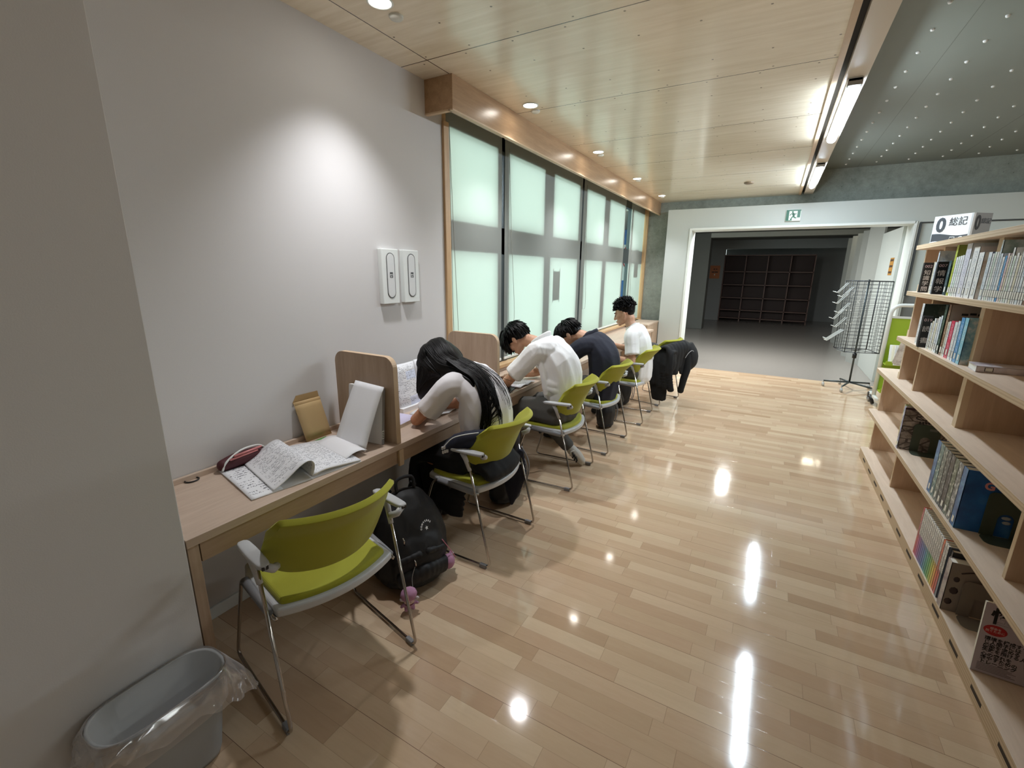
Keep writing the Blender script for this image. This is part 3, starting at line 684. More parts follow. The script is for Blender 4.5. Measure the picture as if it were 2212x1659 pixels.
colw = dict(white='white', mint='pale mint', pale='pale blue', pinkish='pink-topped', cream='cream', tall='tall pale blue', navyb='blue-banded', redb='dark red')
for k, c in enumerate(seq):
    th = rnd.uniform(.019, .027); h = rnd.uniform(.2, .232); m_ = {'tall': 'pale', 'navyb': 'blue', 'pinkish': 'pink', 'redb': 'brown'}.get(c, c)
    if c == 'tall': h = .282
    if c in ('pinkish', 'white') and k > 8: h += 0.012
    book('library_book', '%s slim book, %s of the long pale row on the second shelf' % (colw[c], ordn[k]), y, th, Z1, h, .15, S[m_], mottled('cover_marble', (60, 90, 80), (170, 190, 180), (214, 220, 214), 9) if c == 'tall' and 'cover_marble' not in MATS else None, group=G1)
    y -= th + 0.0012
# third shelf
book('library_book', 'large white-spined book with a dark green cover before the 019 index block', 4.098, .05, Z2, .276, .24, S['white'], mottled('cover_forest', (26, 36, 34), (44, 58, 52), (120, 124, 110), 5), x=3.02, group=G2)
rows = [('slim white book, first after the 019 index block', 3.872, .03, .165, .12, 'white', None), ('slim white book, second after the 019 index block', 3.840, .03, .18, .12, 'cream', None), ('slim white book, third after the 019 index block', 3.808, .034, .20, .12, 'white', None),
        ('slim cream book, fourth after the 019 index block', 3.772, .036, .175, .12, 'cream', None), ('slim white book, fifth after the 019 index block', 3.734, .036, .215, .13, 'white', None), ('slim pale book, sixth after the 019 index block', 3.696, .034, .225, .13, 'pale', None),
        ('tall dark green book in the middle of the third shelf', 3.658, .045, .292, .2, 'green', None), ('brown-spined tall book with a grey cover and black title', 3.596, .042, .298, .22, 'brown', mat('cover_tan_grey', (150, 138, 128), 0.5)),
        ('slim cream book left of the red book', 3.552, .024, .20, .13, 'cream', None), ('thin white book touching the red book', 3.527, .03, .205, .13, 'white', None), ('bright red book on the third shelf', 3.495, .058, .212, .14, 'red', None),
        ('white book right of the red book', 3.434, .045, .21, .14, 'white', None), ('pale blue slim book left of the dark blue book', 3.387, .036, .22, .14, 'pale', None), ('dark blue book with white figure cover on the third shelf', 3.348, .052, .242, .17, 'blue', mottled('cover_dark_blue', (24, 40, 84), (50, 84, 130), (190, 200, 210), 11)),
        ('sky blue book with a red patterned cover against the middle upright', 3.293, .052, .245, .17, 'sky', mottled('cover_sky_figures', (80, 130, 160), (130, 170, 186), (206, 206, 206), 13))]
for lb, y1, th, h, d, m_, cv in rows:
    q = book('library_book', lb, y1, th, Z2, h, d, S[m_], cv, group=G2)
    if 'black title' in lb:
        b = MB()
        for k in range(4): b.box(0.05 + 0.035 * k, -0.0216, 0.238 + 0.004 * (k % 2), 0.078 + 0.035 * k, -0.0211, 0.25 + 0.004 * (k % 2))
        b.build('cover_title', M_INK, q)
q = MB(); M = None
q.boxf(0, -0.07, 0, 0.24, 0.07, 0.0022, [0] * 6); q.boxf(0, -0.07, 0.029, 0.24, 0.07, 0.0312, [0] * 6); q.boxf(0, -0.07, 0, 0.24, -0.0675, 0.0312, [0] * 6)
lay = q.build('library_book', mottled('cover_lilac_grey', (166, 154, 162), (196, 188, 194), (216, 210, 214), 10)); lay.location = (3.045, 3.105, Z2); lay.rotation_euler = (0, 0, math.radians(-3))
tag(lay, 'pale lilac book lying flat on the empty part of the third shelf', 'book', G2)
MB().box(0.003, -0.067, 0.0022, 0.237, 0.068, 0.029).build('pages', mat('page_white', (236, 236, 232), 0.7), lay)
b = MB(); b.boxf(0.03, -0.0706, 0.006, 0.062, -0.07, 0.026, [1] * 6); b.box(0.033, -0.0709, 0.008, 0.059, -0.0705, 0.024); b.build('call_label', [M_LABEL, M_INK], lay)
# shelf above the bottom
pb = [('yellow and white', mottled('spine_yw', (214, 200, 80), (226, 224, 200), (120, 160, 90))), ('green', mottled('spine_g', (60, 130, 80), (120, 170, 110), (220, 224, 200))), ('pale green', mottled('spine_pg', (160, 190, 170), (210, 220, 214), (80, 120, 110)))]
y = 4.03
for nm, m_ in pb:
    book('picture_book', '%s thin picture book beside the stone-wall cover' % nm, y, .03, Z4, .296, .25, m_, group=G4); y -= 0.0315
t = NT('cover_stone_wall'); v, x_, y_, z_ = t.xyz(); vo = t.n('ShaderNodeTexVoronoi', feature='DISTANCE_TO_EDGE'); t.l(t.comb(t.math('MULTIPLY', x_, 1.0), 0.0, t.math('MULTIPLY', z_, 1.7)), vo.inputs['Vector']); vo.inputs['Scale'].default_value = 13
k_ = t.noise(v, 30, 4); t.base(t.mix(t.math('LESS_THAN', vo.outputs['Distance'], 0.05), t.ramp(k_, [(0.35, srgb(110, 100, 94)), (0.65, srgb(178, 166, 158))]), srgb(78, 70, 66))); t.p(Roughness=0.4)
q = book('picture_book', 'picture book with a grey stone-wall cover held by a dark green bookend', y, .032, Z4, .300, .265, mottled('spine_violet', (50, 50, 90), (150, 150, 190), (210, 214, 224)), t.m, x=3.012, group=G4)
MB().box(0.0, -0.0166, 0.284, 0.265, -0.0161, 0.3).build('cover_band', mat('band_maroon', (54, 30, 44), 0.4), q)
b = MB(); b.tube([(0.10 + 0.035 * math.cos(a), -0.0164, 0.235 + 0.012 * math.sin(a)) for a in np.linspace(0, 6.28, 18)[:-1]], 0.003, 5, closed=True)
for k in range(4): b.box(0.085 + 0.016 * k, -0.0166, 0.20, 0.094 + 0.016 * k, -0.016, 0.212)
b.build('cover_title', M_INK, q)
def bookend(x, y, z, label, m_, w=0.13, h=0.185, g=None):
    t = thing('bookend', label, 'bookend', (x, y, z), 0, g)
    out = [(0, 0), (w, 0)] + [(a, c) for a, c in rrect(0, -0.2, w, h, 0.022, 6)[:14]]
    inn = [(w * 0.32, 0.0), (w * 0.32, h * 0.42)] + [(w / 2 + w * 0.18 * math.cos(a), h * 0.42 + w * 0.18 * math.sin(a)) for a in np.linspace(math.pi, 0, 9)] + [(w * 0.68, h * 0.42), (w * 0.68, 0.0)]
    poly = [(0, 0)] + inn[:-1] + [(w * 0.68, 0.0)] + [(w, 0)] + [(a, c) for a, c in rrect(0, -0.2, w, h, 0.022, 6)[:14]]
    MB().prism(poly, -0.0012, 0.0012, 'y').build('upright_plate', m_, t)
    MB().prism(rrect(-0.004, -0.10, w + 0.004, 0.0, 0.03, 5), 0.0, 0.0022, 'z').build('base_plate', m_, t)
    MB().box(w * 0.58, -0.0020, h * 0.80, w * 0.86, -0.0012, h * 0.88).build('sticker', mat('sticker_grey', (120, 122, 116), 0.5), t)
    return t
M_BEND = mat('bookend_green', (70, 80, 68), 0.4)
bookend(3.075, 3.896, Z4, 'dark green arched bookend in front of the stone-wall picture book', M_BEND, 0.145, 0.195, 'dark green bookends')
specs = [('deep blue', mottled('pb_blue', (20, 70, 130), (40, 110, 170), (90, 150, 190), 16)), ('teal speckled', mottled('pb_teal', (40, 84, 92), (90, 130, 130), (206, 214, 206), 40)), ('grey-green speckled', mottled('pb_grey', (50, 64, 66), (110, 122, 118), (200, 204, 196), 44)),
         ('charcoal speckled', mottled('pb_char', (24, 30, 36), (70, 78, 84), (170, 176, 176), 46)), ('black-edged', mottled('pb_black', (14, 16, 26), (34, 40, 54), (120, 124, 130), 30)), ('olive patterned', mottled('pb_olive', (50, 66, 50), (96, 110, 96), (200, 204, 196), 36)),
         ('white and black patterned', mottled('pb_wb', (20, 24, 28), (130, 136, 140), (222, 224, 224), 32))]
y = 3.196
for nm, m_ in specs:
    book('picture_book', '%s large picture book in the blue row above the bottom shelf' % nm, y, .056, Z4, .298, .255, m_, mat('pb_cover_dark', (44, 54, 62), 0.35), x=3.018, group=G4); y -= 0.0572
t = NT('cover_sea_blue'); v, x_, y_, z_ = t.xyz(); k_ = t.noise(v, 7, 4)
t.base(t.ramp(k_, [(0.3, srgb(30, 66, 120)), (0.55, srgb(40, 104, 176)), (0.75, srgb(80, 140, 186))])); t.p(Roughness=0.3)
q = book('picture_book', 'large sea-blue picture book with its cover facing the aisle, last of the blue row', y, .055, Z4, .300, .265, MATS['pb_blue'], t.m, x=3.018, group=G4)
yb = -0.0275
text('cover_letter', 'G', 0.05, mat('letter_pink', (222, 150, 150), 0.5), frame((0.085, yb - 0.0008, 0.235), (1, 0, 0), (0, 0, 1)), q, bold=0.002)
text('cover_letter', 'G', 0.05, MATS['letter_pink'], frame((0.165, yb - 0.0008, 0.185), (1, 0, 0), (0, 0, 1)), q, bold=0.002)
b = MB(); rnd = random.Random(3)
for k in range(16): b.ball((0.14 + 0.10 * rnd.random(), yb - 0.0004, 0.07 + 0.11 * rnd.random()), (0.004 + 0.014 * rnd.random(), 0.0008, 0.004 + 0.010 * rnd.random()), k % 2, 8)
b.build('cover_picture', [mat('pic_pale', (170, 180, 186), 0.5), mat('pic_red', (140, 70, 70), 0.5)], q)
bookend(3.105, y - 0.062, Z4, 'tall dark green bookend against the sea-blue picture book', M_BEND, 0.15, 0.215, 'dark green bookends')
# bottom shelf: the rainbow set
rb = [(196, 40, 60), (190, 60, 120), (150, 70, 150), (110, 80, 160), (84, 90, 170), (60, 100, 170), (50, 120, 180), (50, 150, 170), (50, 160, 140), (70, 170, 110), (110, 180, 90), (170, 190, 70), (214, 196, 70), (226, 160, 60), (214, 90, 40), (200, 70, 70), (90, 110, 130)]
rn = ['dark red', 'magenta', 'purple', 'violet', 'indigo', 'blue', 'bright blue', 'turquoise', 'sea green', 'green', 'leaf green', 'yellow-green', 'yellow', 'amber', 'orange', 'coral', 'slate blue']
y = 3.14
for k, (c, nm) in enumerate(zip(rb, rn)):
    top = c if k in (0, 14) else (226, 224, 220)
    book('set_volume', '%s banded volume of the rainbow set on the bottom shelf' % nm, y, .0252, Z5, .282, .2, spine_mat('spine_set_%d' % k, top, (50, 50, 60), 0.5, 0.35, 0.95, low=c, lowz=0.13), mat('set_cover', (120, 130, 150), 0.4), x=3.012, group=G5, call=False)
    y -= 0.0258
book('library_book', 'dark slate book closing the rainbow set', y - 0.002, .03, Z5, .275, .2, S['dark'], None, x=3.02, call=False)
q = book('picture_book', 'grey-beige picture book with dark marks on its cover, bottom shelf', 2.662, .05, Z5, .252, .25, mottled('spine_greybeige', (120, 96, 110), (190, 182, 176), (214, 208, 200), 9), mat('cover_grey_beige', (142, 132, 122), 0.5), x=3.006, call=False)
b = MB(); b.tube(smooth_path([(0.04, -0.0255, 0.205), (0.09, -0.0255, 0.225), (0.15, -0.0255, 0.222), (0.2, -0.0255, 0.20)], 5), 0.0035, 6)
for p, r_ in (((0.03, -0.025, 0.17), 0.012), ((0.03, -0.025, 0.11), 0.016), ((0.02, -0.025, 0.05), 0.014)): b.ball(p, (r_, 0.0008, r_ * 1.2), 0, 8)
b.build('cover_picture', mat('pic_brown', (66, 52, 50), 0.5), q)
bookend(3.06, 2.600, Z5, 'plain grey bookend on the bottom shelf', mat('bookend_grey', (128, 120, 110), 0.4), 0.14, 0.18)
# magazine facing the aisle
t = NT('cover_magazine'); v, x_, y_, z_ = t.xyz(); k_ = t.noise(v, 62, 4, 0.7); big = t.noise(v, 7, 2)
crowd = t.ramp(k_, [(0.36, srgb(40, 34, 32)), (0.5, srgb(110, 98, 88)), (0.64, srgb(206, 196, 186))])
dx_ = t.math('SUBTRACT', x_, 0.235); dz_ = t.math('SUBTRACT', z_, 0.09)
msk = t.math('LESS_THAN', t.math('ADD', t.math('ADD', t.math('MULTIPLY', dx_, dx_), t.math('MULTIPLY', dz_, dz_)), t.math('MULTIPLY', big, 0.006)), 0.0125)
t.base(t.mix(msk, srgb(186, 178, 188), crowd)); t.p(Roughness=0.3)
mg = MB().boxf(0, -0.006, 0, 0.25, 0.006, 0.297, [0, 1, 0, 0, 0, 1]).build('magazine', [t.m, M_PAGE]); mg.location = (3.008, 2.225, Z5 + 0.003); mg.rotation_euler = (math.radians(-6), 0, math.radians(-3))
tag(mg, 'lavender magazine with black headings and a red oval, standing face out on the bottom shelf', 'magazine')
fy = -0.0064
text('title', '性教', 0.07, M_INK, frame((0.02, fy, 0.243), (1, 0, 0), (0, 0, 1)), mg, 'LEFT', bold=0.002)
MB().ball((0.042, fy, 0.188), (0.034, 0.0006, 0.022), 0, 24).build('oval', mat('oval_red', (176, 40, 44), 0.4), mg)
text('oval_text', '感染を\n防ぐために', 0.011, mat('oval_white', (232, 214, 210), 0.5), frame((0.042, fy - 0.0007, 0.189), (1, 0, 0), (0, 0, 1)), mg)
text('headline', '環境を構成する\nじ人間子には\n感染を求める\n失敗を続ける人', 0.0175, M_INK, frame((0.018, fy, 0.126), (1, 0, 0), (0, 0, 1)), mg, 'LEFT', line=0.92, bold=0.0004)
text('headline', '心の疲れを\n癒やすための\nトレーニング', 0.0175, M_INK, frame((0.018, fy, 0.066), (1, 0, 0), (0, 0, 1)), mg, 'LEFT', line=0.92, bold=0.0004)
b = MB()
for k in range(6): b.box(0.014, fy, 0.012 + 0.0058 * k, 0.125 - 0.012 * (k % 3), fy + 0.0005, 0.0138 + 0.0058 * k)
b.build('small_print', mat('small_print_grey', (96, 88, 96), 0.6), mg)
# class sign on top of the bookshelf
sg = thing('class_sign', 'white and grey box sign reading 0 on top of the bookshelf', 'sign', (3.02, 4.28, 1.836), math.radians(-54.4))
MB().boxf(0, 0, 0, 0.246, 0.135, 0.175, [0, 0, 0, 1, 0, 0]).build('box', [mat('sign_white', (236, 238, 240), 0.45), mat('sign_side_grey', (120, 120, 120), 0.5)], sg)
MB().box(0.236, -0.002, 0.0, 0.248, 0.012, 0.175).build('corner_strip', mat('sign_strip', (196, 198, 200), 0.3), sg)
MSG = mat('sign_grey', (74, 78, 84), 0.5)
hill = [(0.004, 0.004)] + [(0.235, 0.004)] + [(0.235 - 0.231 * u, 0.052 + 0.009 * math.sin(5.8 - 4.6 * u)) for u in np.linspace(0, 1, 24)]
MB().prism(hill, -0.0008, -0.0002, 'y').build('band', MSG, sg)
Ms = lambda xx, zz: frame((xx, -0.0012, zz), (1, 0, 0), (0, 0, 1))
text('numeral', '0', 0.125, MSG, Ms(0.052, 0.112), sg, bold=0.004)
text('title', '総記', 0.058, MSG, Ms(0.16, 0.128), sg)
b = MB(); b.tube([(0.125, -0.0012, 0.006), (0.128, -0.0012, 0.034), (0.158, -0.0012, 0.034), (0.156, -0.0012, 0.006)], 0.0022, 5); b.tube([(0.195 + 0.015 * math.cos(a), -0.0012, 0.022 + 0.012 * math.sin(a)) for a in np.linspace(0, 6.28, 14)[:-1]], 0.0022, 5, closed=True)
b.build('drawing', MATS['sign_white'], sg)
MB().ball((0.035, -0.0008, 0.0), (0.04, 0.0006, 0.012), 0, 16).build('cloud', MATS['sign_white'], sg)
text('numeral', '0', 0.12, M_INK, frame((0.2474, 0.040, 0.112), (0, 1, 0), (0, 0, 1)), sg, bold=0.003, sx=0.62)
text('title', '総記', 0.036, MSG, frame((0.2474, 0.098, 0.125), (0, 1, 0), (0, 0, 1)), sg)
b = MB(); b.prism([(0.055 + 0.05 * math.cos(a), 0.045 * math.sin(a)) for a in np.linspace(0, math.pi, 14)], 0.2462, 0.2470, 'x'); b.build('band', M_INK, sg)
# ------------------------------------------------------------------ green display trolley behind the bookshelf
M_WTUBE = mat('white_tube', (216, 218, 214), 0.35); M_LIMEP = mat('lime_board', (150, 176, 44), 0.45)
ct = thing('display_trolley', 'white tube book trolley with lime green boards behind the far end of the bookshelf', 'trolley', (3.70, 7.15, 0))
pts = fillet([(-0.29, 0, 0.10), (-0.29, 0, 1.27), (0.29, 0, 1.27), (0.29, 0, 0.10)], 0.12, 8)
MB().tube(pts, 0.022, 12).build('tube_frame', M_WTUBE, ct)
for x in (-0.29, 0.29): MB().box(x - 0.018, -0.20, 0.10, x + 0.018, 0.22, 0.135).build('foot_bar', M_WTUBE, ct, bevel=0.005)
MB().box(-0.27, 0.0, 1.11, 0.27, 0.03, 1.135).build('top_rail', M_WTUBE, ct)
MB().box(-0.268, 0.01, 0.20, 0.268, 0.024, 1.11).build('back_board', M_LIMEP, ct)
for z in (0.55, 0.20):
    MB().box(-0.27, -0.16, z, 0.27, 0.01, z + 0.012).box(-0.27, -0.165, z, 0.27, -0.155, z + 0.05).build('book_ledge', M_LIMEP, ct)
for x in (-0.29, 0.29):
    for y_, r_ in ((0.04, 0.064), (0.20, 0.036)):
        m_ = M_BLACK if r_ > 0.05 else M_STEELW
        MB().lathe([(0.006, -0.016), (r_ * 0.55, -0.016), (r_ * 0.6, -0.019), (r_ * 0.94, -0.017), (r_, -0.008), (r_, 0.008), (r_ * 0.94, 0.017), (r_ * 0.6, 0.019), (r_ * 0.55, 0.016), (0.006, 0.016)], (x - 0.01, y_, r_), 20, M=Matrix.Rotation(math.radians(70), 4, 'Y')).build('wheel', m_, ct)
        MB().box(x - 0.03, y_ - 0.03, r_ * 1.2, x + 0.012, y_ + 0.03, 0.125).build('caster_fork', mat('caster_dark', (44, 46, 48), 0.4), ct, bevel=0.008)
for k, (nm, dz) in enumerate((('white', 0.10), ('cream', 0.05), ('white', 0.0))):
    q = MB().boxf(-0.10, 0, 0, 0.12, 0.018, 0.24, [0] * 6).build('display_book', [S[nm]]); q.location = (3.56 + 0.02 * k, 7.03 - 0.035 * k, 0.563 + dz * 0.0); q.rotation_euler = (math.radians(-18), 0, 0)
    tag(q, ['white thin book at the back of the trolley ledge', 'cream thin book in the middle of the trolley ledge', 'white thin book behind the beige picture book on the trolley'][k], 'book', 'books leaning on the trolley ledge')
q = MB().box(0, -0.008, 0, 0.30, 0.008, 0.27).build('display_book', mottled('cover_beige_animals', (120, 104, 92), (176, 160, 144), (190, 176, 160), 9)); q.location = (3.47, 6.89, 0.60); q.rotation_euler = (math.radians(-20), math.radians(14), 0)
tag(q, 'beige picture book with brown animals leaning at the front of the trolley', 'book', 'books leaning on the trolley ledge')
# ------------------------------------------------------------------ revolving wire rack
rk = thing('wire_rack', 'empty revolving wire card rack on a five-wheeled stand by the opening', 'display rack', (3.255, 8.0, 0))
rk.rotation_euler = (0, 0, math.radians(12))
MB().tube([(0, 0, 0.10), (0, 0, 1.56)], 0.012, 12).build('pole', M_ALU, rk)
MB().tube([(0, 0, 0.46), (0, 0, 0.53)], 0.026, 12).build('collar', M_BLACK, rk)
for k in range(5):
    a = 2 * math.pi * k / 5 + 0.35; ex_, ey_ = 0.31 * math.cos(a), 0.31 * math.sin(a)
    arm = MB().tube([(0, 0, 0.105), (ex_, ey_, 0.085)], 0.012, 8).build('base_arm', M_ALU, rk)
    MB().tube([(ex_ - 0.010, ey_, 0.03), (ex_ + 0.010, ey_, 0.03)], 0.030, 14).tube([(ex_, ey_, 0.05), (ex_, ey_, 0.085)], 0.007, 6).build('caster', mat('caster_clear', (170, 172, 170), 0.25), arm)
hw = 0.205
M_WIRE = mat('grey_wire', (70, 74, 80), 0.35, 0.7)
for s in range(4):
    a = s * math.pi / 2; ca, sa = math.cos(a), math.sin(a); R_ = lambda x, y, z: (x * ca - y * sa, x * sa + y * ca, z)
    b = MB()
    for k in range(6):
        x = -hw + 2 * hw * k / 5; b.tube([R_(x, hw, 0.57), R_(x, hw, 1.54)], 0.0026 if 0 < k < 5 else 0.005, 5)
    for k in range(21): z = 0.57 + 0.97 * k / 20; b.tube([R_(-hw, hw, z), R_(hw, hw, z)], 0.0022 if 0 < k < 20 else 0.005, 5)
    b.tube([R_(0, 0, 0.575), R_(hw, hw, 0.575)], 0.004, 5); b.tube([R_(0, 0, 1.535), R_(hw, hw, 1.535)], 0.004, 5)
    b.build('wire_panel', M_WIRE, rk)
for (x, z) in ((-0.1, 1.40), (0.05, 1.30), (-0.08, 1.18), (0.08, 1.08), (-0.05, 0.98), (0.1, 1.45)):
    for side in (0, 1):
        b = MB(); o_ = -hw - 0.002
        for dx in (-0.03, 0.03): b.tube([(o_, x + dx, z + 0.06), (o_ - 0.11, x + dx, z - 0.08), (o_ - 0.16, x + dx, z - 0.06)] if side == 0 else [(x + dx, hw + 0.002, z), (x + dx, hw + 0.06, z - 0.07), (x + dx, hw + 0.10, z - 0.06)], 0.0042, 5)
        b.build('wire_pocket', M_WHITE, rk)
b = MB()
for dx in (-0.06, -0.02, 0.02, 0.06): b.tube([(-hw - 0.002, dx, 0.86), (-hw - 0.19, dx, 0.70), (-hw - 0.21, dx, 0.74)], 0.0042, 5)
b.tube([(-hw - 0.19, -0.06, 0.70), (-hw - 0.19, 0.06, 0.70)], 0.0028, 5); b.build('wire_pocket', M_WHITE, rk)
# ------------------------------------------------------------------ things in the dark hall
cbn = thing('pigeonhole_cabinet', 'dark brown pigeonhole cabinet at the back of the dark hall', 'cabinet', (1.85, 17.75, 0))
MDB = mat('dark_brown_back', (52, 30, 27), 0.6); MDF = mat('dark_brown_frame', (112, 84, 76), 0.5)
MB().box(-1.32, 0.30, 0.0, 1.32, 0.33, 2.24).build('back_panel', MDB, cbn)
for k in range(5):
    x = -1.32 + 0.66 * k; MB().box(x - 0.016, 0.0, 0.0, x + 0.016, 0.30, 2.22).build('upright', MDF, cbn)
for z in (0.10, 0.38, 0.80, 1.24, 1.68, 2.22): MB().box(-1.336, 0.0, z - 0.014, 1.336, 0.30, z + 0.014).build('shelf_board', MDF, cbn)
s = thing('hall_notice', 'orange paper notice on the grey pillar in the dark hall', 'notice', (0.25, 17.74, 1.66))
MB().box(-0.16, -0.004, -0.22, 0.16, 0.0, 0.22).build('sheet', mat('notice_orange', (196, 124, 84), 0.7), s)
b = MB()
for (x, z, w) in ((-0.05, 0.10, 0.05), (0.03, 0.10, 0.04), (-0.10, -0.0, 0.09), (0.0, 0.0, 0.10)): b.box(x, -0.006, z - 0.015, x + w, -0.004, z + 0.015)
b.ball((0.0, -0.005, -0.09), (0.018, 0.002, 0.03), 1, 8); b.build('print', [M_INK, M_WHITE], s)
s = thing('wall_notice', 'small amber notice on the white return wall beside the wire rack', 'notice', (3.645, 9.11, 1.75))
MB().box(-0.003, -0.13, -0.13, 0.0, 0.13, 0.13).build('sheet', mat('notice_amber', (166, 120, 50), 0.6), s)
b = MB()
for z in (0.09, 0.0, -0.09): b.box(-0.004, -0.11, z - 0.012, -0.003, 0.11, z + 0.02)
b.build('print', mat('notice_print', (74, 52, 30), 0.6), s)
hl = thing('hall_lamp', 'lit strip lamp on the hall ceiling beyond the folding partition', 'ceiling light', (3.75, 12.2, 2.72))
MB().box(-0.5, -0.06, -0.03, 0.3, 0.06, 0.0).build('diffuser', emis('hall_led', (255, 246, 220), 9.0), hl)
# ------------------------------------------------------------------ soft shapes: overlapping ellipsoids grown into one surface
_b = bmesh.new(); bmesh.ops.create_icosphere(_b, subdivisions=2, radius=1.0)
ICO_V = np.array([v.co[:] for v in _b.verts]); _b.verts.index_update(); ICO_F = np.array([[v.index for v in f.verts] for f in _b.faces]); _b.free()
class Blob:
    def __init__(s): s.V = []; s.F = []; s.n = 0
    def ell(s, c, r, B=None):
        r = np.array(r if hasattr(r, '__len__') else (r, r, r), float); P = ICO_V * r
        if B is not None: P = P @ np.array(B)
        s.V.append(P + np.array(c, float)); s.F.append(ICO_F + s.n); s.n += len(ICO_V); return s
    def chain(s, pts, lat=(0, 1, 0), n=5, step=None, flat=False):
        """pts: (x, y, z, half width along lat, half thickness)"""
        pts = [tuple(p) + ((p[3],) if len(p) == 4 else ()) for p in pts]
        P = [np.array(p, float) for p in pts]; L = np.array(lat, float); Q = []
        for i in range(len(P) - 1):
            a = P[max(i-1, 0)]; b = P[i]; c = P[i+1]; d = P[min(i+2, len(P)-1)]
            m_ = n if step is None else max(2, int(np.linalg.norm(c[:3] - b[:3]) / step))
            for k in range(m_):
                t = k / m_; Q.append(0.5*((2*b) + (c-a)*t + (2*a-5*b+4*c-d)*t*t + (3*b-a-3*c+d)*t**3))
        Q.append(P[-1])
        left = [0.0] * len(Q)
        for i in range(len(Q) - 2, -1, -1): left[i] = left[i+1] + float(np.linalg.norm(Q[i+1][:3] - Q[i][:3]))
        for i, q in enumerate(Q):
            t = Q[min(i+1, len(Q)-1)][:3] - Q[max(i-1, 0)][:3]; t = t / (np.linalg.norm(t) + 1e-9)
            l = L - t * (L @ t); l = l / (np.linalg.norm(l) + 1e-9); w = np.cross(t, l)
            tr_ = max(min(q[3], q[4]) * 0.9, 0.004)
            s.ell(q[:3], (q[3], q[4], min(tr_, left[i] + 0.010) if flat else tr_), np.stack([l, w, t]))
        return s
    def mesh(s, voxel, smooth=4, fold=None):
        me = bpy.data.meshes.new('tmp'); V = np.concatenate(s.V); F = np.concatenate(s.F)
        me.from_pydata(V.tolist(), [], F.tolist()); o = bpy.data.objects.new('tmp', me); C.objects.link(o)
        q = o.modifiers.new('r', 'REMESH'); q.mode = 'VOXEL'; q.voxel_size = voxel
        if smooth:
            q = o.modifiers.new('s', 'SMOOTH'); q.factor = 0.5; q.iterations = smooth
        dg = bpy.context.evaluated_depsgraph_get(); dg.update(); r = bpy.data.meshes.new_from_object(o.evaluated_get(dg))
        bpy.data.objects.remove(o)
        if fold:
            n = len(r.vertices); co = np.empty(n * 3); r.vertices.foreach_get('co', co); co = co.reshape(-1, 3)
            nr = np.array([v.normal[:] for v in r.vertices]); co = co + nr * fold(co)[:, None]; r.vertices.foreach_set('co', co.ravel())
        r.polygons.foreach_set('use_smooth', [True] * len(r.polygons)); r.update(); return r
    def build(s, name, m_, voxel=0.008, smooth=4, parent=None, fold=None, extra=None, loc=None):
        r = s.mesh(voxel, smooth, fold); r.materials.clear(); r.materials.append(m_)
        if loc is not None: r.transform(Matrix.Translation(Vector(loc) * -1))
        if extra:
            bm = bmesh.new(); bm.from_mesh(r)
            for e in extra:
                if loc is not None: e.transform(Matrix.Translation(Vector(loc) * -1))
                bm.from_mesh(e)
            bm.to_mesh(r); bm.free(); r.polygons.foreach_set('use_smooth', [True] * len(r.polygons))
        r.name = name; o = bpy.data.objects.new(name, r); C.objects.link(o)
        if loc is not None: o.location = loc
        if parent is not None: o.parent = parent
        return o
def folds(seed, amp, freq=26.0, aniso=(1, 1, 0.45)):
    rs = np.random.RandomState(seed); K = rs.normal(size=(7, 3)) * freq * np.array(aniso); ph = rs.rand(7) * 6.28; W = rs.normal(size=(7, 3)) * 9
    def f(co):
        h = np.zeros(len(co))
        for k in range(7):
            a = co @ K[k] + ph[k] + 1.3 * np.sin(co @ W[k]); h += 1 - np.abs(np.sin(a)) ** 0.7 * 2 + 0.6
        return amp * h / 7
    return f
# ------------------------------------------------------------------ things on the counter
ZD = 0.72
M_PAPER = mat('paper_white', (228, 228, 230), 0.6)
def printed(name, paper=(226, 227, 230), ink=(104, 106, 112), nl=26, col=False, margin=0.06, dens=0.42, u=60, blocks=False):
    t = NT(name); uv = t.n('ShaderNodeTexCoord').outputs['UV']; p = t.n('ShaderNodeSeparateXYZ'); t.l(uv, p.inputs[0]); U, V = p.outputs[0], p.outputs[1]
    if col: U, V = V, U
    r = t.math('FLOOR', t.math('MULTIPLY', V, nl)); f = t.math('FRACT', t.math('MULTIPLY', V, nl))
    ln = t.math('MULTIPLY', t.math('GREATER_THAN', f, 0.35), t.math('LESS_THAN', f, 0.8))
    ch = t.white(t.comb(t.math('FLOOR', t.math('MULTIPLY', U, u)), r, t.math('FLOOR', t.math('MULTIPLY', f, 4))))
    wd = t.white(t.comb(t.math('FLOOR', t.math('MULTIPLY', U, u / 6)), r, 7.0))
    m_ = t.math('MULTIPLY', ln, t.math('MULTIPLY', t.math('GREATER_THAN', ch, 1 - dens), t.math('GREATER_THAN', wd, 0.22)))
    m_ = t.math('MULTIPLY', m_, t.math('MULTIPLY', t.math('GREATER_THAN', U, margin), t.math('LESS_THAN', U, 1 - margin)))
    m_ = t.math('MULTIPLY', m_, t.math('MULTIPLY', t.math('GREATER_THAN', V, 0.05), t.math('LESS_THAN', V, 0.95)))
    base = srgb(*paper)
    if blocks:
        bx = t.white(t.comb(t.math('FLOOR', t.math('MULTIPLY', U, 2.0)), t.math('FLOOR', t.math('MULTIPLY', V, 5.0)), 4.0))
        base = t.ramp(bx, [(0.55, srgb(*paper)), (0.62, srgb(214, 222, 240)), (0.8, srgb(226, 208, 216)), (0.92, srgb(206, 222, 200))])
    t.base(t.mix(m_, base, srgb(*ink))); t.p(Roughness=0.5); MATS[name] = t.m; return t.m
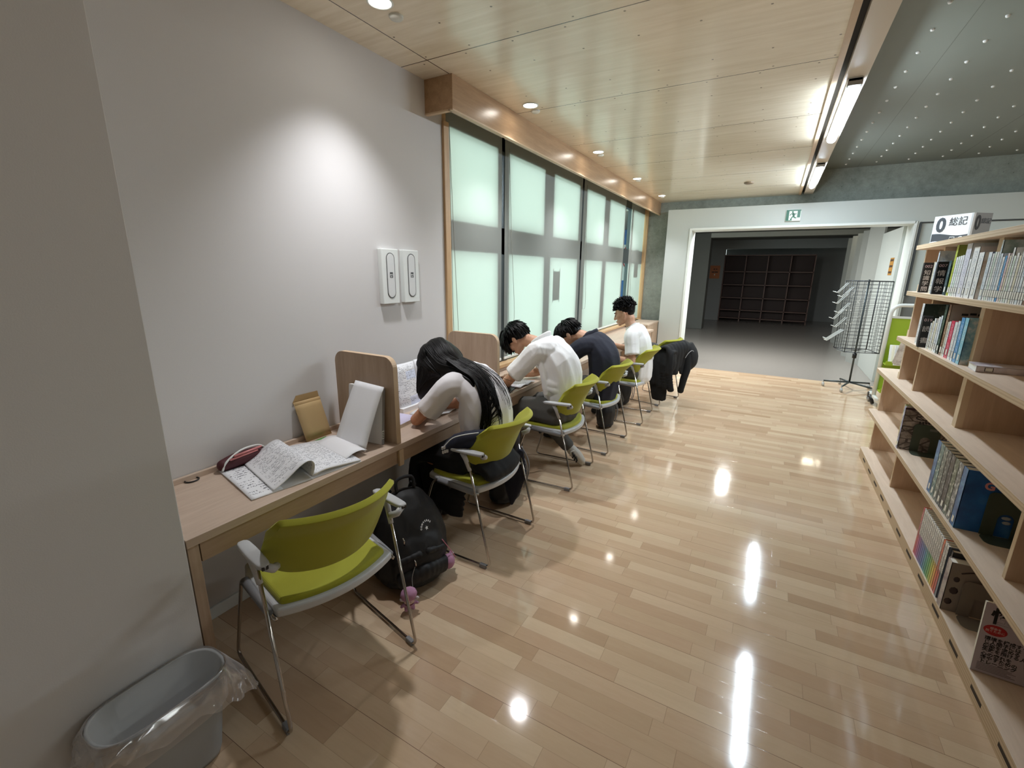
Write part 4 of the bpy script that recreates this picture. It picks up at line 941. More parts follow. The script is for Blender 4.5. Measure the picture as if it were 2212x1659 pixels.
# open workbook with a curled page
wk = thing('open_workbook', 'open printed workbook with a curled page lying on the near end of the counter', 'book', (0.424, 0.915, ZD), 0)
e1 = Vector((0.075, 0.495, 0)).normalized(); e2 = Vector((-0.387, 0.083, 0)).normalized()
def W3(w, d, z): q = e1 * w + e2 * d; return (q.x, q.y, z)
MP1 = printed('print_dense', nl=34, u=70); MP2 = printed('print_strip', nl=5, u=40, dens=0.35, col=False); MP3 = printed('print_right', nl=30, u=60, dens=0.38)
D_ = 0.385
MB().grid(lambda u, v: W3(0.0 + 0.125 * u, D_ * v, 0.006 + 0.004 * math.sin(3.1 * v) * (1 - u)), 8, 10).build('left_page', printed('print_margin', nl=16, u=34, dens=0.36, margin=0.08), wk, solid=0.004, clean=False)
prof = smooth_path([(0.085, 0, 0.010), (0.14, 0, 0.036), (0.20, 0, 0.074), (0.238, 0, 0.088), (0.262, 0, 0.080), (0.270, 0, 0.055), (0.258, 0, 0.012)], 6)
def curl(u, v):
    q = prof[min(int(u * (len(prof) - 1) + 0.5), len(prof) - 1)]; k = 1.0 - 0.10 * v
    return W3(q.x + 0.015 * v, D_ * v, q.z * k + 0.003)
MB().grid(curl, len(prof), 12).build('curled_page', MP1, wk, solid=0.003, clean=False)
def right(u, v): return W3(0.262 + 0.235 * u + 0.01 * v, D_ * v, 0.010 + 0.016 * math.sin(min(1, u * 3) * 1.6) * (1 - 0.9 * u) + 0.010 * (1 - u))
MB().grid(right, 14, 10).build('right_page', MP3, wk, solid=0.007, clean=False)
MB().grid(lambda u, v: W3(0.06 + 0.44 * u, D_ * v, 0.0025), 4, 4).build('page_stack', M_PAPER, wk, solid=0.0022, clean=False)
def flip(u, v): return W3(0.44 + 0.125 * u, 0.05 + 0.30 * v, 0.012 + 0.022 * math.sin(2.6 * u) + 0.002)
MB().grid(flip, 10, 8).build('loose_page', M_PAPER, wk, solid=0.0015, clean=False)
# white folder leaning on the divider, grey workbook behind it
b = MB(); b.grid(lambda u, v: (0.188 + 0.243 * u + (0.053 - 0.038 * u) * v, 1.512 - 0.02 * u + (0.122 + 0.018 * u) * v - 0.015 * math.sin(3.14 * v) * 0.5, 0.727 + (0.318 - 0.01 * u) * v), 6, 12)
tag(b.build('leaning_booklet', M_PAPER, solid=0.006, clean=False), 'blank white booklet leaning against the nearer desk divider', 'booklet')
q = MB().boxf(-0.115, -0.010, 0, 0.115, 0.010, 0.30, [0, 0, 0, 1, 0, 0]).build('grey_workbook', [M_PAPER, mat('spine_grey_print', (150, 152, 156), 0.5)]); q.location = (0.315, 1.612, ZD + 0.002); q.rotation_euler = (math.radians(-6.0), math.radians(0), math.radians(4))
tag(q, 'grey-spined workbook with a white label standing behind the white booklet', 'book')
MB().boxf(0.1151, -0.009, 0.03, 0.1156, 0.009, 0.075, [0] * 6).build('spine_label', M_WHITE, q)
b = MB()
for k in range(4): b.box(0.1157, -0.006, 0.036 + 0.009 * k, 0.1159, 0.006, 0.040 + 0.009 * k)
b.build('label_print', M_INK, q)
# kraft envelope
en = thing('kraft_envelope', 'brown kraft envelope with its flap open leaning on the white wall', 'envelope', (0.060, 1.422, ZD))
MB().grid(lambda u, v: (-0.050 * v, 0.160 * u - 0.02 * v + 0.015, 0.215 * v + 0.001), 4, 6).build('body', mat('kraft_paper', (190, 162, 116), 0.7, noise=0.05, nscale=12), en, solid=0.0015, clean=False)
MB().prism([(-0.005, 0.212), (0.157, 0.212), (0.150, 0.248), (0.018, 0.248)], -0.0575, -0.0562, 'x').build('flap', mat('kraft_flap', (176, 146, 100), 0.7), en)
MB().grid(lambda u, v: (-0.046 - 0.004 * v + 0.002, 0.0 + 0.157 * u, 0.185 + 0.028 * v), 3, 3).build('flap_crease', MATS['kraft_flap'], en, solid=0.001, clean=False)
cd = thing('green_card', 'small green card on the counter at the foot of the kraft envelope', 'card', (0.105, 1.49, ZD))
cd.rotation_euler = (0, 0, math.radians(5))
MB().box(-0.03, -0.06, 0, 0.03, 0.06, 0.0012).build('sheet', mat('card_green', (54, 128, 46), 0.5), cd)
b = MB()
for k in range(3): b.box(-0.02 + 0.014 * k, -0.045, 0.0012, -0.014 + 0.014 * k, 0.03, 0.0016)
b.build('print', mat('card_print', (120, 190, 110), 0.5), cd)
tag(MB().tube([(0.030 + 0.022 * math.cos(a), 0.890 + 0.026 * math.sin(a), ZD + 0.004) for a in np.linspace(0, 6.283, 40)[:-1]], 0.0032, 8, closed=True).build('hair_tie', M_BLACK), 'thin black hair tie lying on the counter near the grey pier', 'hair tie')
pc = thing('pencil_pouch', 'dark red pencil pouch with a white zip edge against the wall behind the workbook', 'pencil case', (0.055, 1.11, ZD))
bl = Blob(); bl.chain([(0, -0.10, 0.030, .028, .028), (0, -0.04, 0.036, .036, .034), (0, 0.04, 0.036, .036, .034), (0, 0.10, 0.030, .028, .028)], (1, 0, 0))
bl.build('pouch', mat('pouch_red', (70, 18, 26), 0.6), 0.006, 3, pc)
MB().tube(smooth_path([(0.02, -0.115, 0.012), (0.022, -0.09, 0.052), (0.018, -0.02, 0.082), (0.012, 0.06, 0.078), (0.012, 0.10, 0.05)], 6), 0.0045, 8).build('zip_edge', M_WHITE, pc)
for k in range(2): MB().tube([(0.028, -0.08 + 0.02 * k, 0.055 + 0.012 * k), (0.026, 0.05 + 0.02 * k, 0.060 + 0.012 * k)], 0.005, 8).build('pen', mat('pen_pink', (206, 130, 130), 0.4), pc)
# books in front of the person with long hair
ub = thing('propped_workbook', 'printed workbook propped upright against the wall in front of the person with long hair', 'book', (0.12, 2.08, ZD + 0.03))
MB().grid(lambda u, v: (-0.055 * v + 0.01 * math.sin(3.14 * u), 0.205 * u, 0.275 * v), 8, 6).build('left_page', printed('print_colour', nl=30, u=34, dens=0.4, blocks=True), ub, solid=0.004, clean=False)
MB().grid(lambda u, v: (-0.055 * v + 0.01 * math.sin(3.14 * u), 0.210 + 0.205 * u, 0.275 * v + 0.005), 8, 6).build('right_page', MATS['print_colour'], ub, solid=0.004, clean=False)
MB().box(0.0, 0.0, -0.03, 0.03, 0.41, -0.001).build('stand', M_PAPER, ub)
q = tag(MB().boxf(-0.09, -0.12, 0, 0.09, 0.10, 0.024, [0, 1, 0, 0, 0, 0]).build('closed_book', [M_PAGE, mat('cover_pale_violet', (196, 190, 214), 0.5)], bevel=0.002), 'pale violet closed book on the counter beside the near divider', 'book'); q.location = (0.235, 1.93, ZD); q.rotation_euler = (0, 0, 0.1)
q = tag(MB().grid(lambda u, v: (0.20 + 0.20 * v, 2.08 + 0.30 * u, ZD + 0.004 + 0.012 * math.sin(3.14 * (u * 2 % 1.0)) ), 13, 4).build('notebook', printed('print_notes', nl=22, u=40, dens=0.25), solid=0.003, clean=False), 'open white notebook under the arms of the person with long hair', 'notebook')
# around the boy in the white shirt
nb = tag(MB().grid(lambda u, v: (0.49 - 0.20 * v, 3.03 + 0.26 * u - 0.02 * v, ZD + 0.013 + 0.010 * math.sin(3.14 * (u * 2 % 1.0))), 13, 5).build('notebook', MATS['print_notes'], solid=0.006, clean=False), 'open white notebook under the elbow of the boy in the white shirt', 'notebook')
q = tag(MB().box(-0.10, -0.14, 0, 0.10, 0.14, 0.008).build('folder', M_BLACK, bevel=0.002), 'flat black folder on the counter beside the far divider', 'folder'); q.location = (0.37, 2.93, ZD); q.rotation_euler = (0, 0, 0.25)
ps = thing('pen_stand', 'black pen stand with green and white pens by the window, beside the black pouch', 'pen stand', (0.10, 3.22, ZD))
MB().tube([(0, 0, 0.0), (0, 0, 0.10)], 0.032, 16).build('cup', M_BLACK, ps)
for k, c in enumerate(('pen_green', 'pen_white', 'pen_dark', 'pen_white')):
    MB().tube([(0.02 * math.cos(k * 1.6), 0.02 * math.sin(k * 1.6), 0.06), (0.034 * math.cos(k * 1.6), 0.034 * math.sin(k * 1.6), 0.165)], 0.005, 8).build('pen', mat(c, {'pen_green': (110, 150, 60), 'pen_white': (226, 226, 226), 'pen_dark': (40, 40, 46)}[c], 0.4), ps)
q = thing('pencil_case', 'lilac and white soft pencil case on the counter by the far divider', 'pencil case', (0.16, 3.02, ZD))
Blob().chain([(0, -0.08, 0.03, .03, .028), (0, 0.0, 0.034, .035, .032), (0, 0.08, 0.03, .03, .028)], (1, 0, 0)).build('case', mat('case_lilac', (176, 158, 196), 0.7), 0.006, 3, q)
MB().tube(smooth_path([(0.02, -0.06, 0.055), (0.05, -0.03, 0.11), (0.06, 0.02, 0.10), (0.02, 0.05, 0.06)], 6), 0.004, 7).build('cord', M_WHITE, q)
q = thing('dark_pouch', 'black soft pouch standing by the window in front of the boy in the white shirt', 'pouch', (0.15, 3.16, ZD))
Blob().chain([(0, -0.07, 0.05, .03, .05), (0, 0.0, 0.055, .036, .055), (0, 0.07, 0.05, .03, .05)], (1, 0, 0)).build('pouch', M_BLACK, 0.007, 3, q)
# papers and small things in front of the boy sitting upright
mint = mat('file_mint', (170, 204, 186), 0.5)
for k, (x, y, rz, d) in enumerate(((0.22, 4.55, 0.1, 'lowest of the mint files by the window'), (0.23, 4.58, -0.15, 'middle of the mint files by the window'), (0.20, 4.60, 0.3, 'topmost of the mint files by the window'))):
    q = tag(MB().box(-0.11, -0.15, 0, 0.11, 0.15, 0.014).build('document_file', mint, bevel=0.002), 'mint green document file, ' + d, 'file', 'mint files stacked on the counter'); q.location = (x, y, ZD + 0.0148 * k); q.rotation_euler = (0, 0, rz)
q = tag(MB().box(-0.12, -0.16, 0, 0.12, 0.16, 0.003).build('paper_sheet', M_PAPER), 'white sheets spread on the counter in front of the boy sitting upright', 'paper'); q.location = (0.27, 5.02, ZD); q.rotation_euler = (0, 0, -0.2)
q = thing('tablet', 'pale tablet tilted at the counter edge in front of the boy sitting upright', 'tablet', (0.49, 4.98, ZD + 0.012)); q.rotation_euler = (0, 0.10, 0.05)
MB().box(-0.09, -0.12, 0, 0.09, 0.12, 0.008).build('body', M_SHELL, q, bevel=0.003)
MB().box(-0.082, -0.11, 0.008, 0.082, 0.11, 0.0085).build('screen', mat('screen_pale', (200, 206, 206), 0.15), q)
q = thing('black_phone_case', 'small black case with a clasp lying beside the mint files', 'case', (0.36, 4.78, ZD)); q.rotation_euler = (0, 0, 0.5)
MB().box(-0.035, -0.07, 0, 0.035, 0.07, 0.022).build('body', M_BLACK, q, bevel=0.008, bseg=3); MB().box(-0.012, -0.02, 0.022, 0.012, 0.02, 0.026).build('clasp', M_CHROME, q, bevel=0.003)
q = thing('tape_dispenser', 'small dark gadget on the window sill behind the boy sitting upright', 'gadget', (0.06, 5.32, 0.785))
MB().box(-0.02, -0.03, 0, 0.02, 0.03, 0.05).build('body', mat('gadget_dark', (60, 44, 44), 0.4), q, bevel=0.01, bseg=3)
# ------------------------------------------------------------------ waste bin with a clear bag
bn_ = thing('waste_bin', 'grey oblong waste bin against the grey pier', 'waste bin', (0.612, 0.455, 0))
def rr(hx, hy, r, z, n=6): return [(x, y, z) for x, y in rrect(-hx, -hy, hx, hy, r, n)]
rings = [rr(0.066, 0.125, 0.05, 0.004), rr(0.070, 0.130, 0.055, 0.02), rr(0.096, 0.172, 0.085, 0.315), rr(0.101, 0.178, 0.09, 0.322), rr(0.100, 0.177, 0.09, 0.330), rr(0.092, 0.168, 0.082, 0.326), rr(0.066, 0.124, 0.05, 0.012)]
n_ = len(rings[0]); b = MB(); b.add([p for R_ in rings for p in R_], [(i*n_+k, i*n_+(k+1)%n_, (i+1)*n_+(k+1)%n_, (i+1)*n_+k) for i in range(len(rings)-1) for k in range(n_)] + [tuple(range(n_))[::-1], tuple((len(rings)-1)*n_ + k for k in range(n_))], 0, True)
b.build('bucket', mat('bin_grey', (158, 161, 162), 0.45), bn_)
g = NT('clear_plastic_film'); tr = g.n('ShaderNodeBsdfTransparent'); tr.inputs[0].default_value = (0.93, 0.93, 0.94, 1); gl = g.n('ShaderNodeBsdfGlossy'); gl.inputs['Roughness'].default_value = 0.12; gl.inputs[0].default_value = (1, 1, 1, 1)
df = g.n('ShaderNodeBsdfDiffuse'); df.inputs[0].default_value = (0.75, 0.74, 0.75, 1)
lw = g.n('ShaderNodeLayerWeight'); lw.inputs['Blend'].default_value = 0.35; m1 = g.n('ShaderNodeMixShader'); m2 = g.n('ShaderNodeMixShader')
g.l(g.math('ADD', g.math('MULTIPLY', lw.outputs['Facing'], 0.45), 0.10), m1.inputs[0]); g.l(tr.outputs[0], m1.inputs[1]); g.l(gl.outputs[0], m1.inputs[2])
g.l(g.math('ADD', g.math('MULTIPLY', lw.outputs['Facing'], 0.40), 0.07), m2.inputs[0]); g.l(m1.outputs[0], m2.inputs[1]); g.l(df.outputs[0], m2.inputs[2]); g.l(m2.outputs[0], g.o.inputs[0])
rs = np.random.RandomState(4)
def bag(u, v):
    k = u * n_; base = rr(1, 1, 0.5, 0)[int(u * (n_)) % n_]
    a = 2 * math.pi * u
    hx, hy = 0.1, 0.176
    if v < 0.12: t = v / 0.12; sx, z = 0.955 + 0.06 * t, 0.20 + 0.134 * t
    else: t = (v - 0.12) / 0.88; sx, z = 1.015 + 0.20 * math.sin(min(1, t * 1.6) * 1.57) + 0.04 * t, 0.335 - (0.12 + 0.09 * math.sin(a - 0.7)) * t - 0.02 * t
    wob = 1 + (0.030 * math.sin(9 * a + 4 * v) + 0.025 * math.sin(23 * a + 9 * v) + 0.014 * math.sin(41 * a - 7 * v)) * max(0, v - 0.14)
    ca, sa = math.cos(a), math.sin(a); q = 0.62
    X = hx * math.copysign(abs(ca) ** q, ca); Y = hy * math.copysign(abs(sa) ** q, sa)
    ext = 1 + (0.55 * max(0, math.sin(a)) ** 3 * max(0, v - 0.12)) * 0.6
    px = X * sx * wob; py = Y * (1 + (sx - 1) * 0.7) * wob * ext
    return (max(px, -0.107), py, z + 0.010 * math.sin(15 * a) * max(0, v - 0.14))
tag_bag = MB().grid(bag, 121, 26).build('bin_liner', g.m, bn_, clean=False); tag_bag['label'] = 'clear plastic bag folded over the rim'
# ------------------------------------------------------------------ bags and the jacket
def cloth(name, rgb, rough=0.85):
    t = NT(name); v = t.xyz()[0]; n_ = t.noise(v, 700, 2); t.base(srgb(*rgb)); t.bump(n_, 0.25, 0.002); t.p(Roughness=rough); MATS[name] = t.m; return t.m
M_BAG = cloth('black_nylon', (14, 14, 16), 0.6); M_STRAP = cloth('black_strap', (26, 26, 29)); M_JACK = cloth('black_jersey', (13, 13, 15))
bp = thing('backpack', 'big black backpack with pink plush charms on the floor', 'backpack', (0.62, 1.60, 0)); bp.rotation_euler = (0, 0, math.radians(-22))
B = Blob()
B.chain([(-0.02, 0, 0.12, .215, .14), (-0.02, 0, 0.24, .205, .135), (-0.035, 0, 0.34, .175, .115), (-0.06, 0, 0.43, .12, .08)], (0, 1, 0), 6)
B.chain([(0.06, 0, 0.09, .155, .085), (0.075, 0, 0.18, .155, .075), (0.06, 0, 0.26, .14, .06)], (0, 1, 0), 5)
B.ell((0, 0, 0.05), (0.15, 0.185, 0.05))
B.build('bag_body', M_BAG, 0.009, 5, bp, folds(3, 0.008, 20))
B = Blob(); B.chain([(0.105, -0.12, 0.20, .022), (0.135, 0.0, 0.225, .022), (0.105, 0.12, 0.20, .022)]); B.chain([(0.12, -0.12, 0.10, .05, .03), (0.15, 0, 0.12, .05, .03), (0.12, 0.12, 0.10, .05, .03)], (0, 0, 1)); B.build('front_pocket', M_BAG, 0.008, 4, bp, folds(5, 0.004, 20))
MB().tube(smooth_path([(-0.05, -0.05, 0.50), (-0.06, -0.04, 0.56), (-0.06, 0.04, 0.56), (-0.05, 0.05, 0.50)], 6), 0.009, 8).build('handle', M_STRAP, bp)
for s in (-1, 1): MB().tube(smooth_path([(-0.10, s * 0.07, 0.50), (-0.18, s * 0.09, 0.40), (-0.20, s * 0.11, 0.22), (-0.16, s * 0.13, 0.06)], 6), 0.02, 8, flat=0.3).build('shoulder_strap', M_STRAP, bp)
ME = mat('emblem_white', (210, 210, 210), 0.5)
for k, ch in enumerate('CONVERSE'):
    a = math.radians(168 - 19.5 * k); c_ = Vector((0.085, 0.03, 0.345)); ux = Vector((-0.35, 1, 0)).normalized(); uz = Vector((-0.42, 0, 0.9)).normalized()
    P_ = c_ + Vector((0.030, 0, 0.0)) + ux * (0.036 * math.cos(a)) + uz * (0.034 * math.sin(a))
    text('emblem_letter', ch, 0.0125, ME, frame(P_, ux * math.sin(a) - uz * math.cos(a), ux * math.cos(a) + uz * math.sin(a)), bp, bold=0.0006)
star = [(0.012 * (1 if k % 2 == 0 else 0.42) * math.cos(math.pi / 2 + k * math.pi / 5), 0.012 * (1 if k % 2 == 0 else 0.42) * math.sin(math.pi / 2 + k * math.pi / 5)) for k in range(10)]
MB().prism(star, 0, 0.0008, 'z', M=frame(c_ + Vector((0.031, 0, 0)), ux, uz)).build('emblem_star', ME, bp)
for (x, y_, z) in ((0.115, -0.10, 0.335), (0.150, -0.06, 0.215)): MB().tube([(x, y_, z), (x + 0.012, y_, z - 0.012), (x + 0.006, y_ + 0.004, z - 0.04)], 0.004, 7).build('zip_pull', M_CHROME, bp)
def plush(loc, rz, label, tilt=0.0):
    t = thing('plush_charm', label, 'plush charm', loc, rz, 'plush charms on the backpack'); t.rotation_euler = (tilt, 0, rz)
    mp = mat('plush_lilac', (176, 130, 160), 0.95); mw = mat('plush_cream', (206, 178, 172), 0.95); md = mat('plush_dark', (84, 40, 48), 0.9)
    Blob().ell((0, 0, 0.085), (0.036, 0.042, 0.036)).build('hood', mp, 0.005, 2, t)
    MB().tube([(0.012 + 0.030 * math.cos(a) * 0.3, 0.040 * math.cos(a), 0.068 + 0.008 * math.sin(a)) for a in np.linspace(0, 6.28, 22)[:-1]], 0.006, 6, closed=True).build('frill', mat('plush_white', (206, 196, 200), 0.9), t)
    Blob().ell((0.008, 0, 0.058), (0.027, 0.030, 0.018)).build('face', mw, 0.005, 2, t)
    b_ = Blob().ell((0, 0, 0.030), (0.022, 0.026, 0.024))
    for s in (-1, 1): b_.chain([(0, s * 0.022, 0.036, .009), (0.006, s * 0.038, 0.030, .008)]); b_.chain([(0, s * 0.014, 0.018, .011), (0.012, s * 0.017, 0.010, .010)])
    b_.build('body', mp, 0.004, 2, t); Blob().ell((0.010, 0, 0.042), (0.018, 0.024, 0.009)).build('scarf', md, 0.004, 2, t)
    return t
plush((0.775, 1.395, 0.012), math.radians(-35), 'lilac plush doll charm resting on the floor in front of the black backpack')
plush((0.745, 1.765, 0.07), math.radians(30), 'pink plush charm lying beside the black backpack', math.radians(70))
MB().tube(smooth_path([(0.150, -0.06, 0.175), (0.165, -0.085, 0.13), (0.205, -0.10, 0.09)], 5), 0.002, 5).build('charm_cord', M_STEELW, bp); MB().tube(smooth_path([(0.11, 0.12, 0.24), (0.12, 0.16, 0.17), (0.11, 0.20, 0.10)], 5), 0.0025, 5).build('charm_cord', mat('cord_pink', (196, 120, 140), 0.6), bp)
# second bag under the counter beside the long-haired person, third by the navy boy
def soft_bag(loc, rz, label, s=1.0, seed=1, stripe=False):
    t = thing('school_bag', label, 'bag', loc, rz, 'black school bags on the floor')
    B_ = Blob().chain([(0, 0, 0.08 * s, .15 * s, .10 * s), (0, 0, 0.2 * s, .165 * s, .115 * s), (-0.01, 0, 0.32 * s, .14 * s, .09 * s), (-0.03, 0, 0.40 * s, .08 * s, .05 * s)], (0, 1, 0), 6).ell((0, 0, 0.04 * s), (0.10 * s, 0.15 * s, 0.04 * s))
    B_.build('bag_body', M_BAG, 0.010, 4, t, folds(seed, 0.009, 18))
    MB().tube(smooth_path([(-0.02, -0.06 * s, 0.38 * s), (0.03, -0.02 * s, 0.45 * s), (0.03, 0.04 * s, 0.44 * s), (-0.02, 0.07 * s, 0.37 * s)], 6), 0.012, 8, flat=0.4).build('handle', M_STRAP, t)
    for k in range(2):
        MB().tube(smooth_path([(0.07 * s, (0.06 + 0.05 * k) * s, 0.32 * s), (0.12 * s, (0.07 + 0.05 * k) * s, 0.2 * s), (0.10 * s, (0.08 + 0.04 * k) * s, 0.05 * s)], 6), 0.005, 6).build('piping', mat('piping_grey', (130, 130, 132), 0.6), t)
    return t
soft_bag((0.60, 2.62, 0), 0.2, 'black school bag on the floor behind the long-haired person\'s chair', 1.15, 8)
soft_bag((0.72, 4.55, 0), 0.1, 'black school bag on the floor between the navy-jacket boy and the upright boy', 0.9, 9)
soft_bag((0.62, 5.50, 0), -0.2, 'black school bag on the floor under the counter by the jacket-draped chair', 0.95, 12)
# jacket over the last chair and a bag on its seat
jk = thing('black_jacket', 'black jacket hung over the back of the last lime chair, sleeve hanging to the floor', 'jacket', chair_pt(5, 0.0, 0.0, 0.0), math.radians(-14.5))
B = Blob()
for k in range(9):        # broad drape over the near side of the backrest, hanging in folds
    l = -0.30 + 0.06 * k; dz = 0.05 * math.sin(k * 1.9); top = 0.76 + 0.03 * min(1, k / 4) - 0.02 * max(0, k - 6)
    B.chain([(-0.10 + 0.012 * k, l, top - 0.06, .055, .022), (0.02 + 0.006 * k, l, top, .055, .022), (0.075 + 0.006 * k, l, top - 0.07, .055, .026), (0.085 + 0.012 * math.sin(k * 2.2), l + 0.01, 0.58, .058, .028), (0.075 + 0.02 * math.sin(k * 2.2), l, 0.45 + dz, .055, .026)], (0, 1, 0), 7)
for k in range(6):        # the front part lying along the arm and down over the seat side
    x = -0.30 + 0.075 * k
    B.chain([(x, -0.20, 0.70 - 0.006 * (5 - k) ** 2 * 0.2, .05, .02), (x, -0.295, 0.695, .05, .022), (x + 0.01, -0.32, 0.58, .05, .025), (x + 0.02, -0.315, 0.45 + 0.03 * math.sin(k * 2), .048, .024), (x + 0.05, -0.30, 0.34 - 0.02 * k, .045, .024)], (1, 0, 0), 7)
B.chain([(0.10, 0.19, 0.74, .10, .03), (0.15, 0.21, 0.64, .11, .035), (0.16, 0.20, 0.52, .10, .035), (0.12, 0.16, 0.44, .07, .03)], (0, 1, 0), 7)
B.build('body', M_JACK, 0.009, 4, jk, folds(21, 0.009, 14))
Blob().chain([(0.11, 0.12, 0.62, .055), (0.13, 0.10, 0.48, .05), (0.12, 0.06, 0.32, .045), (0.10, 0.05, 0.17, .040)], (0, 1, 0), 8).build('sleeve', M_JACK, 0.009, 3, jk, folds(22, 0.006, 24))
Blob().chain([(-0.06, -0.29, 0.42, .13, .03), (-0.05, -0.27, 0.26, .12, .035), (-0.04, -0.25, 0.10, .10, .035)], (1, 0, 0), 8).build('hanging_hem', M_JACK, 0.009, 3, jk, folds(23, 0.008, 22))
MB().tube(smooth_path([(0.13, 0.02, 0.60), (0.15, 0.06, 0.66), (0.165, 0.14, 0.68), (0.185, 0.22, 0.60)], 6), 0.003, 6).build('reflective_piping', mat('piping_white', (190, 190, 190), 0.4), jk)
sbg = thing('black_bag_on_seat', 'black bag with a grey flap on the seat of the last lime chair', 'bag', chair_pt(5, 0.30, 0.02, 0.478), math.radians(-14.5))
Blob().chain([(-0.04, -0.10, 0.09, .09, .09), (-0.02, 0.0, 0.14, .10, .13), (-0.04, 0.10, 0.09, .09, .09)], (1, 0, 0), 6).build('bag_body', M_BAG, 0.009, 4, sbg, folds(31, 0.008, 22))
MB().box(0.0, -0.05, 0.19, 0.09, 0.05, 0.205, M=Matrix.Rotation(0.5, 4, 'Y')).build('flap', mat('flap_grey', (120, 124, 126), 0.5), sbg)
# ------------------------------------------------------------------ people
from mathutils.bvhtree import BVHTree
def skin(name, rgb):
    t = NT(name); v = t.xyz()[0]; n_ = t.noise(v, 30, 3); c = srgb(*rgb)
    t.base(t.mix(n_, tuple(q * 0.86 for q in c[:3]) + (1,), tuple(min(1, q * 1.1) for q in c[:3]) + (1,))); t.p(Roughness=0.5)
    t.b.inputs['Subsurface Weight'].default_value = 0.12; t.b.inputs['Subsurface Radius'].default_value = (0.01, 0.004, 0.002); MATS[name] = t.m; return t.m
M_SKIN = skin('skin_warm', (202, 156, 128)); M_SKIN2 = skin('skin_tan', (186, 134, 104))
def hairmat(name, rgb):
    t = NT(name); v = t.xyz()[0]; t.base(srgb(*rgb)); t.p(Roughness=0.42); t.b.inputs['Specular IOR Level'].default_value = 0.2
    MATS[name] = t.m; return t.m
M_HAIR = hairmat('black_hair', (12, 10, 10))
M_SHIRT = cloth('white_shirt_cloth', (238, 239, 240), 0.8); M_POLO = cloth('white_polo_cloth', (232, 230, 233), 0.85); M_TEE = cloth('white_tee_cloth', (234, 234, 234), 0.85)
M_NAVY = cloth('navy_jersey_cloth', (27, 30, 46), 0.8); M_SKIRT = cloth('black_skirt_cloth', (17, 17, 19)); M_TROUS = cloth('charcoal_trouser_cloth', (84, 83, 80), 0.9)
M_SHOE = mat('shoe_dark', (40, 40, 42), 0.6)
class Head:
    def __init__(s, c, pitch, yaw=0.0, k=1.0):
        p = math.radians(pitch); y = math.radians(yaw); s.c = Vector(c); s.k = k
        f0 = Vector((-math.cos(p), 0, -math.sin(p))); u0 = Vector((-math.sin(p), 0, math.cos(p))); l0 = Vector((0, 1, 0))
        R_ = Matrix.Rotation(y, 3, Vector((0, 0, 1))); s.f = R_ @ f0; s.u = R_ @ u0; s.l = R_ @ l0
        s.B = np.stack([np.array(s.f), np.array(s.l), np.array(s.u)])
    def P(s, f, l, u): return tuple(s.c + (s.f * f + s.l * l + s.u * u) * s.k)
    def E(s, b, f, l, u, rf, rl, ru): b.ell(s.P(f, l, u), (rf * s.k, rl * s.k, ru * s.k), s.B)
    def face(s, b):
        E = lambda *a: s.E(b, *a)
        E(-0.008, 0, 0.028, 0.092, 0.074, 0.080); E(0.022, 0, -0.025, 0.070, 0.064, 0.080); E(0.045, 0, -0.070, 0.045, 0.050, 0.040); E(0.070, 0, -0.100, 0.018, 0.022, 0.016)
        E(0.080, 0, 0.012, 0.014, 0.050, 0.014)                                    # brow
        for q in (0.0, 0.25, 0.5, 0.75, 1.0): E(0.086 + 0.020 * q, 0, 0.002 - 0.042 * q, 0.012, 0.009 + 0.004 * q, 0.012)   # nose
        for l in (-0.011, 0.011): E(0.096, l, -0.042, 0.010, 0.008, 0.007)
        E(0.090, 0, -0.068, 0.011, 0.020, 0.006); E(0.087, 0, -0.079, 0.011, 0.018, 0.007)   # lips
        for l in (-1, 1):
            E(0.060, l * 0.036, -0.030, 0.024, 0.024, 0.026)                        # cheeks
            E(-0.006, l * 0.080, -0.022, 0.018, 0.011, 0.030); E(-0.014, l * 0.089, -0.014, 0.016, 0.007, 0.024)   # ears
    def feats(s, par):
        for l in (-1, 1):
            e = MB().ball(s.P(0.086, l * 0.031, -0.010), (0.0055 * s.k,) * 3, 0, 10).build('eye', M_INK, par)
            b = MB().tube([s.P(0.090, l * 0.018, 0.014), s.P(0.090, l * 0.034, 0.019), s.P(0.080, l * 0.050, 0.012)], 0.0035 * s.k, 6).build('eyebrow', M_HAIR, par)
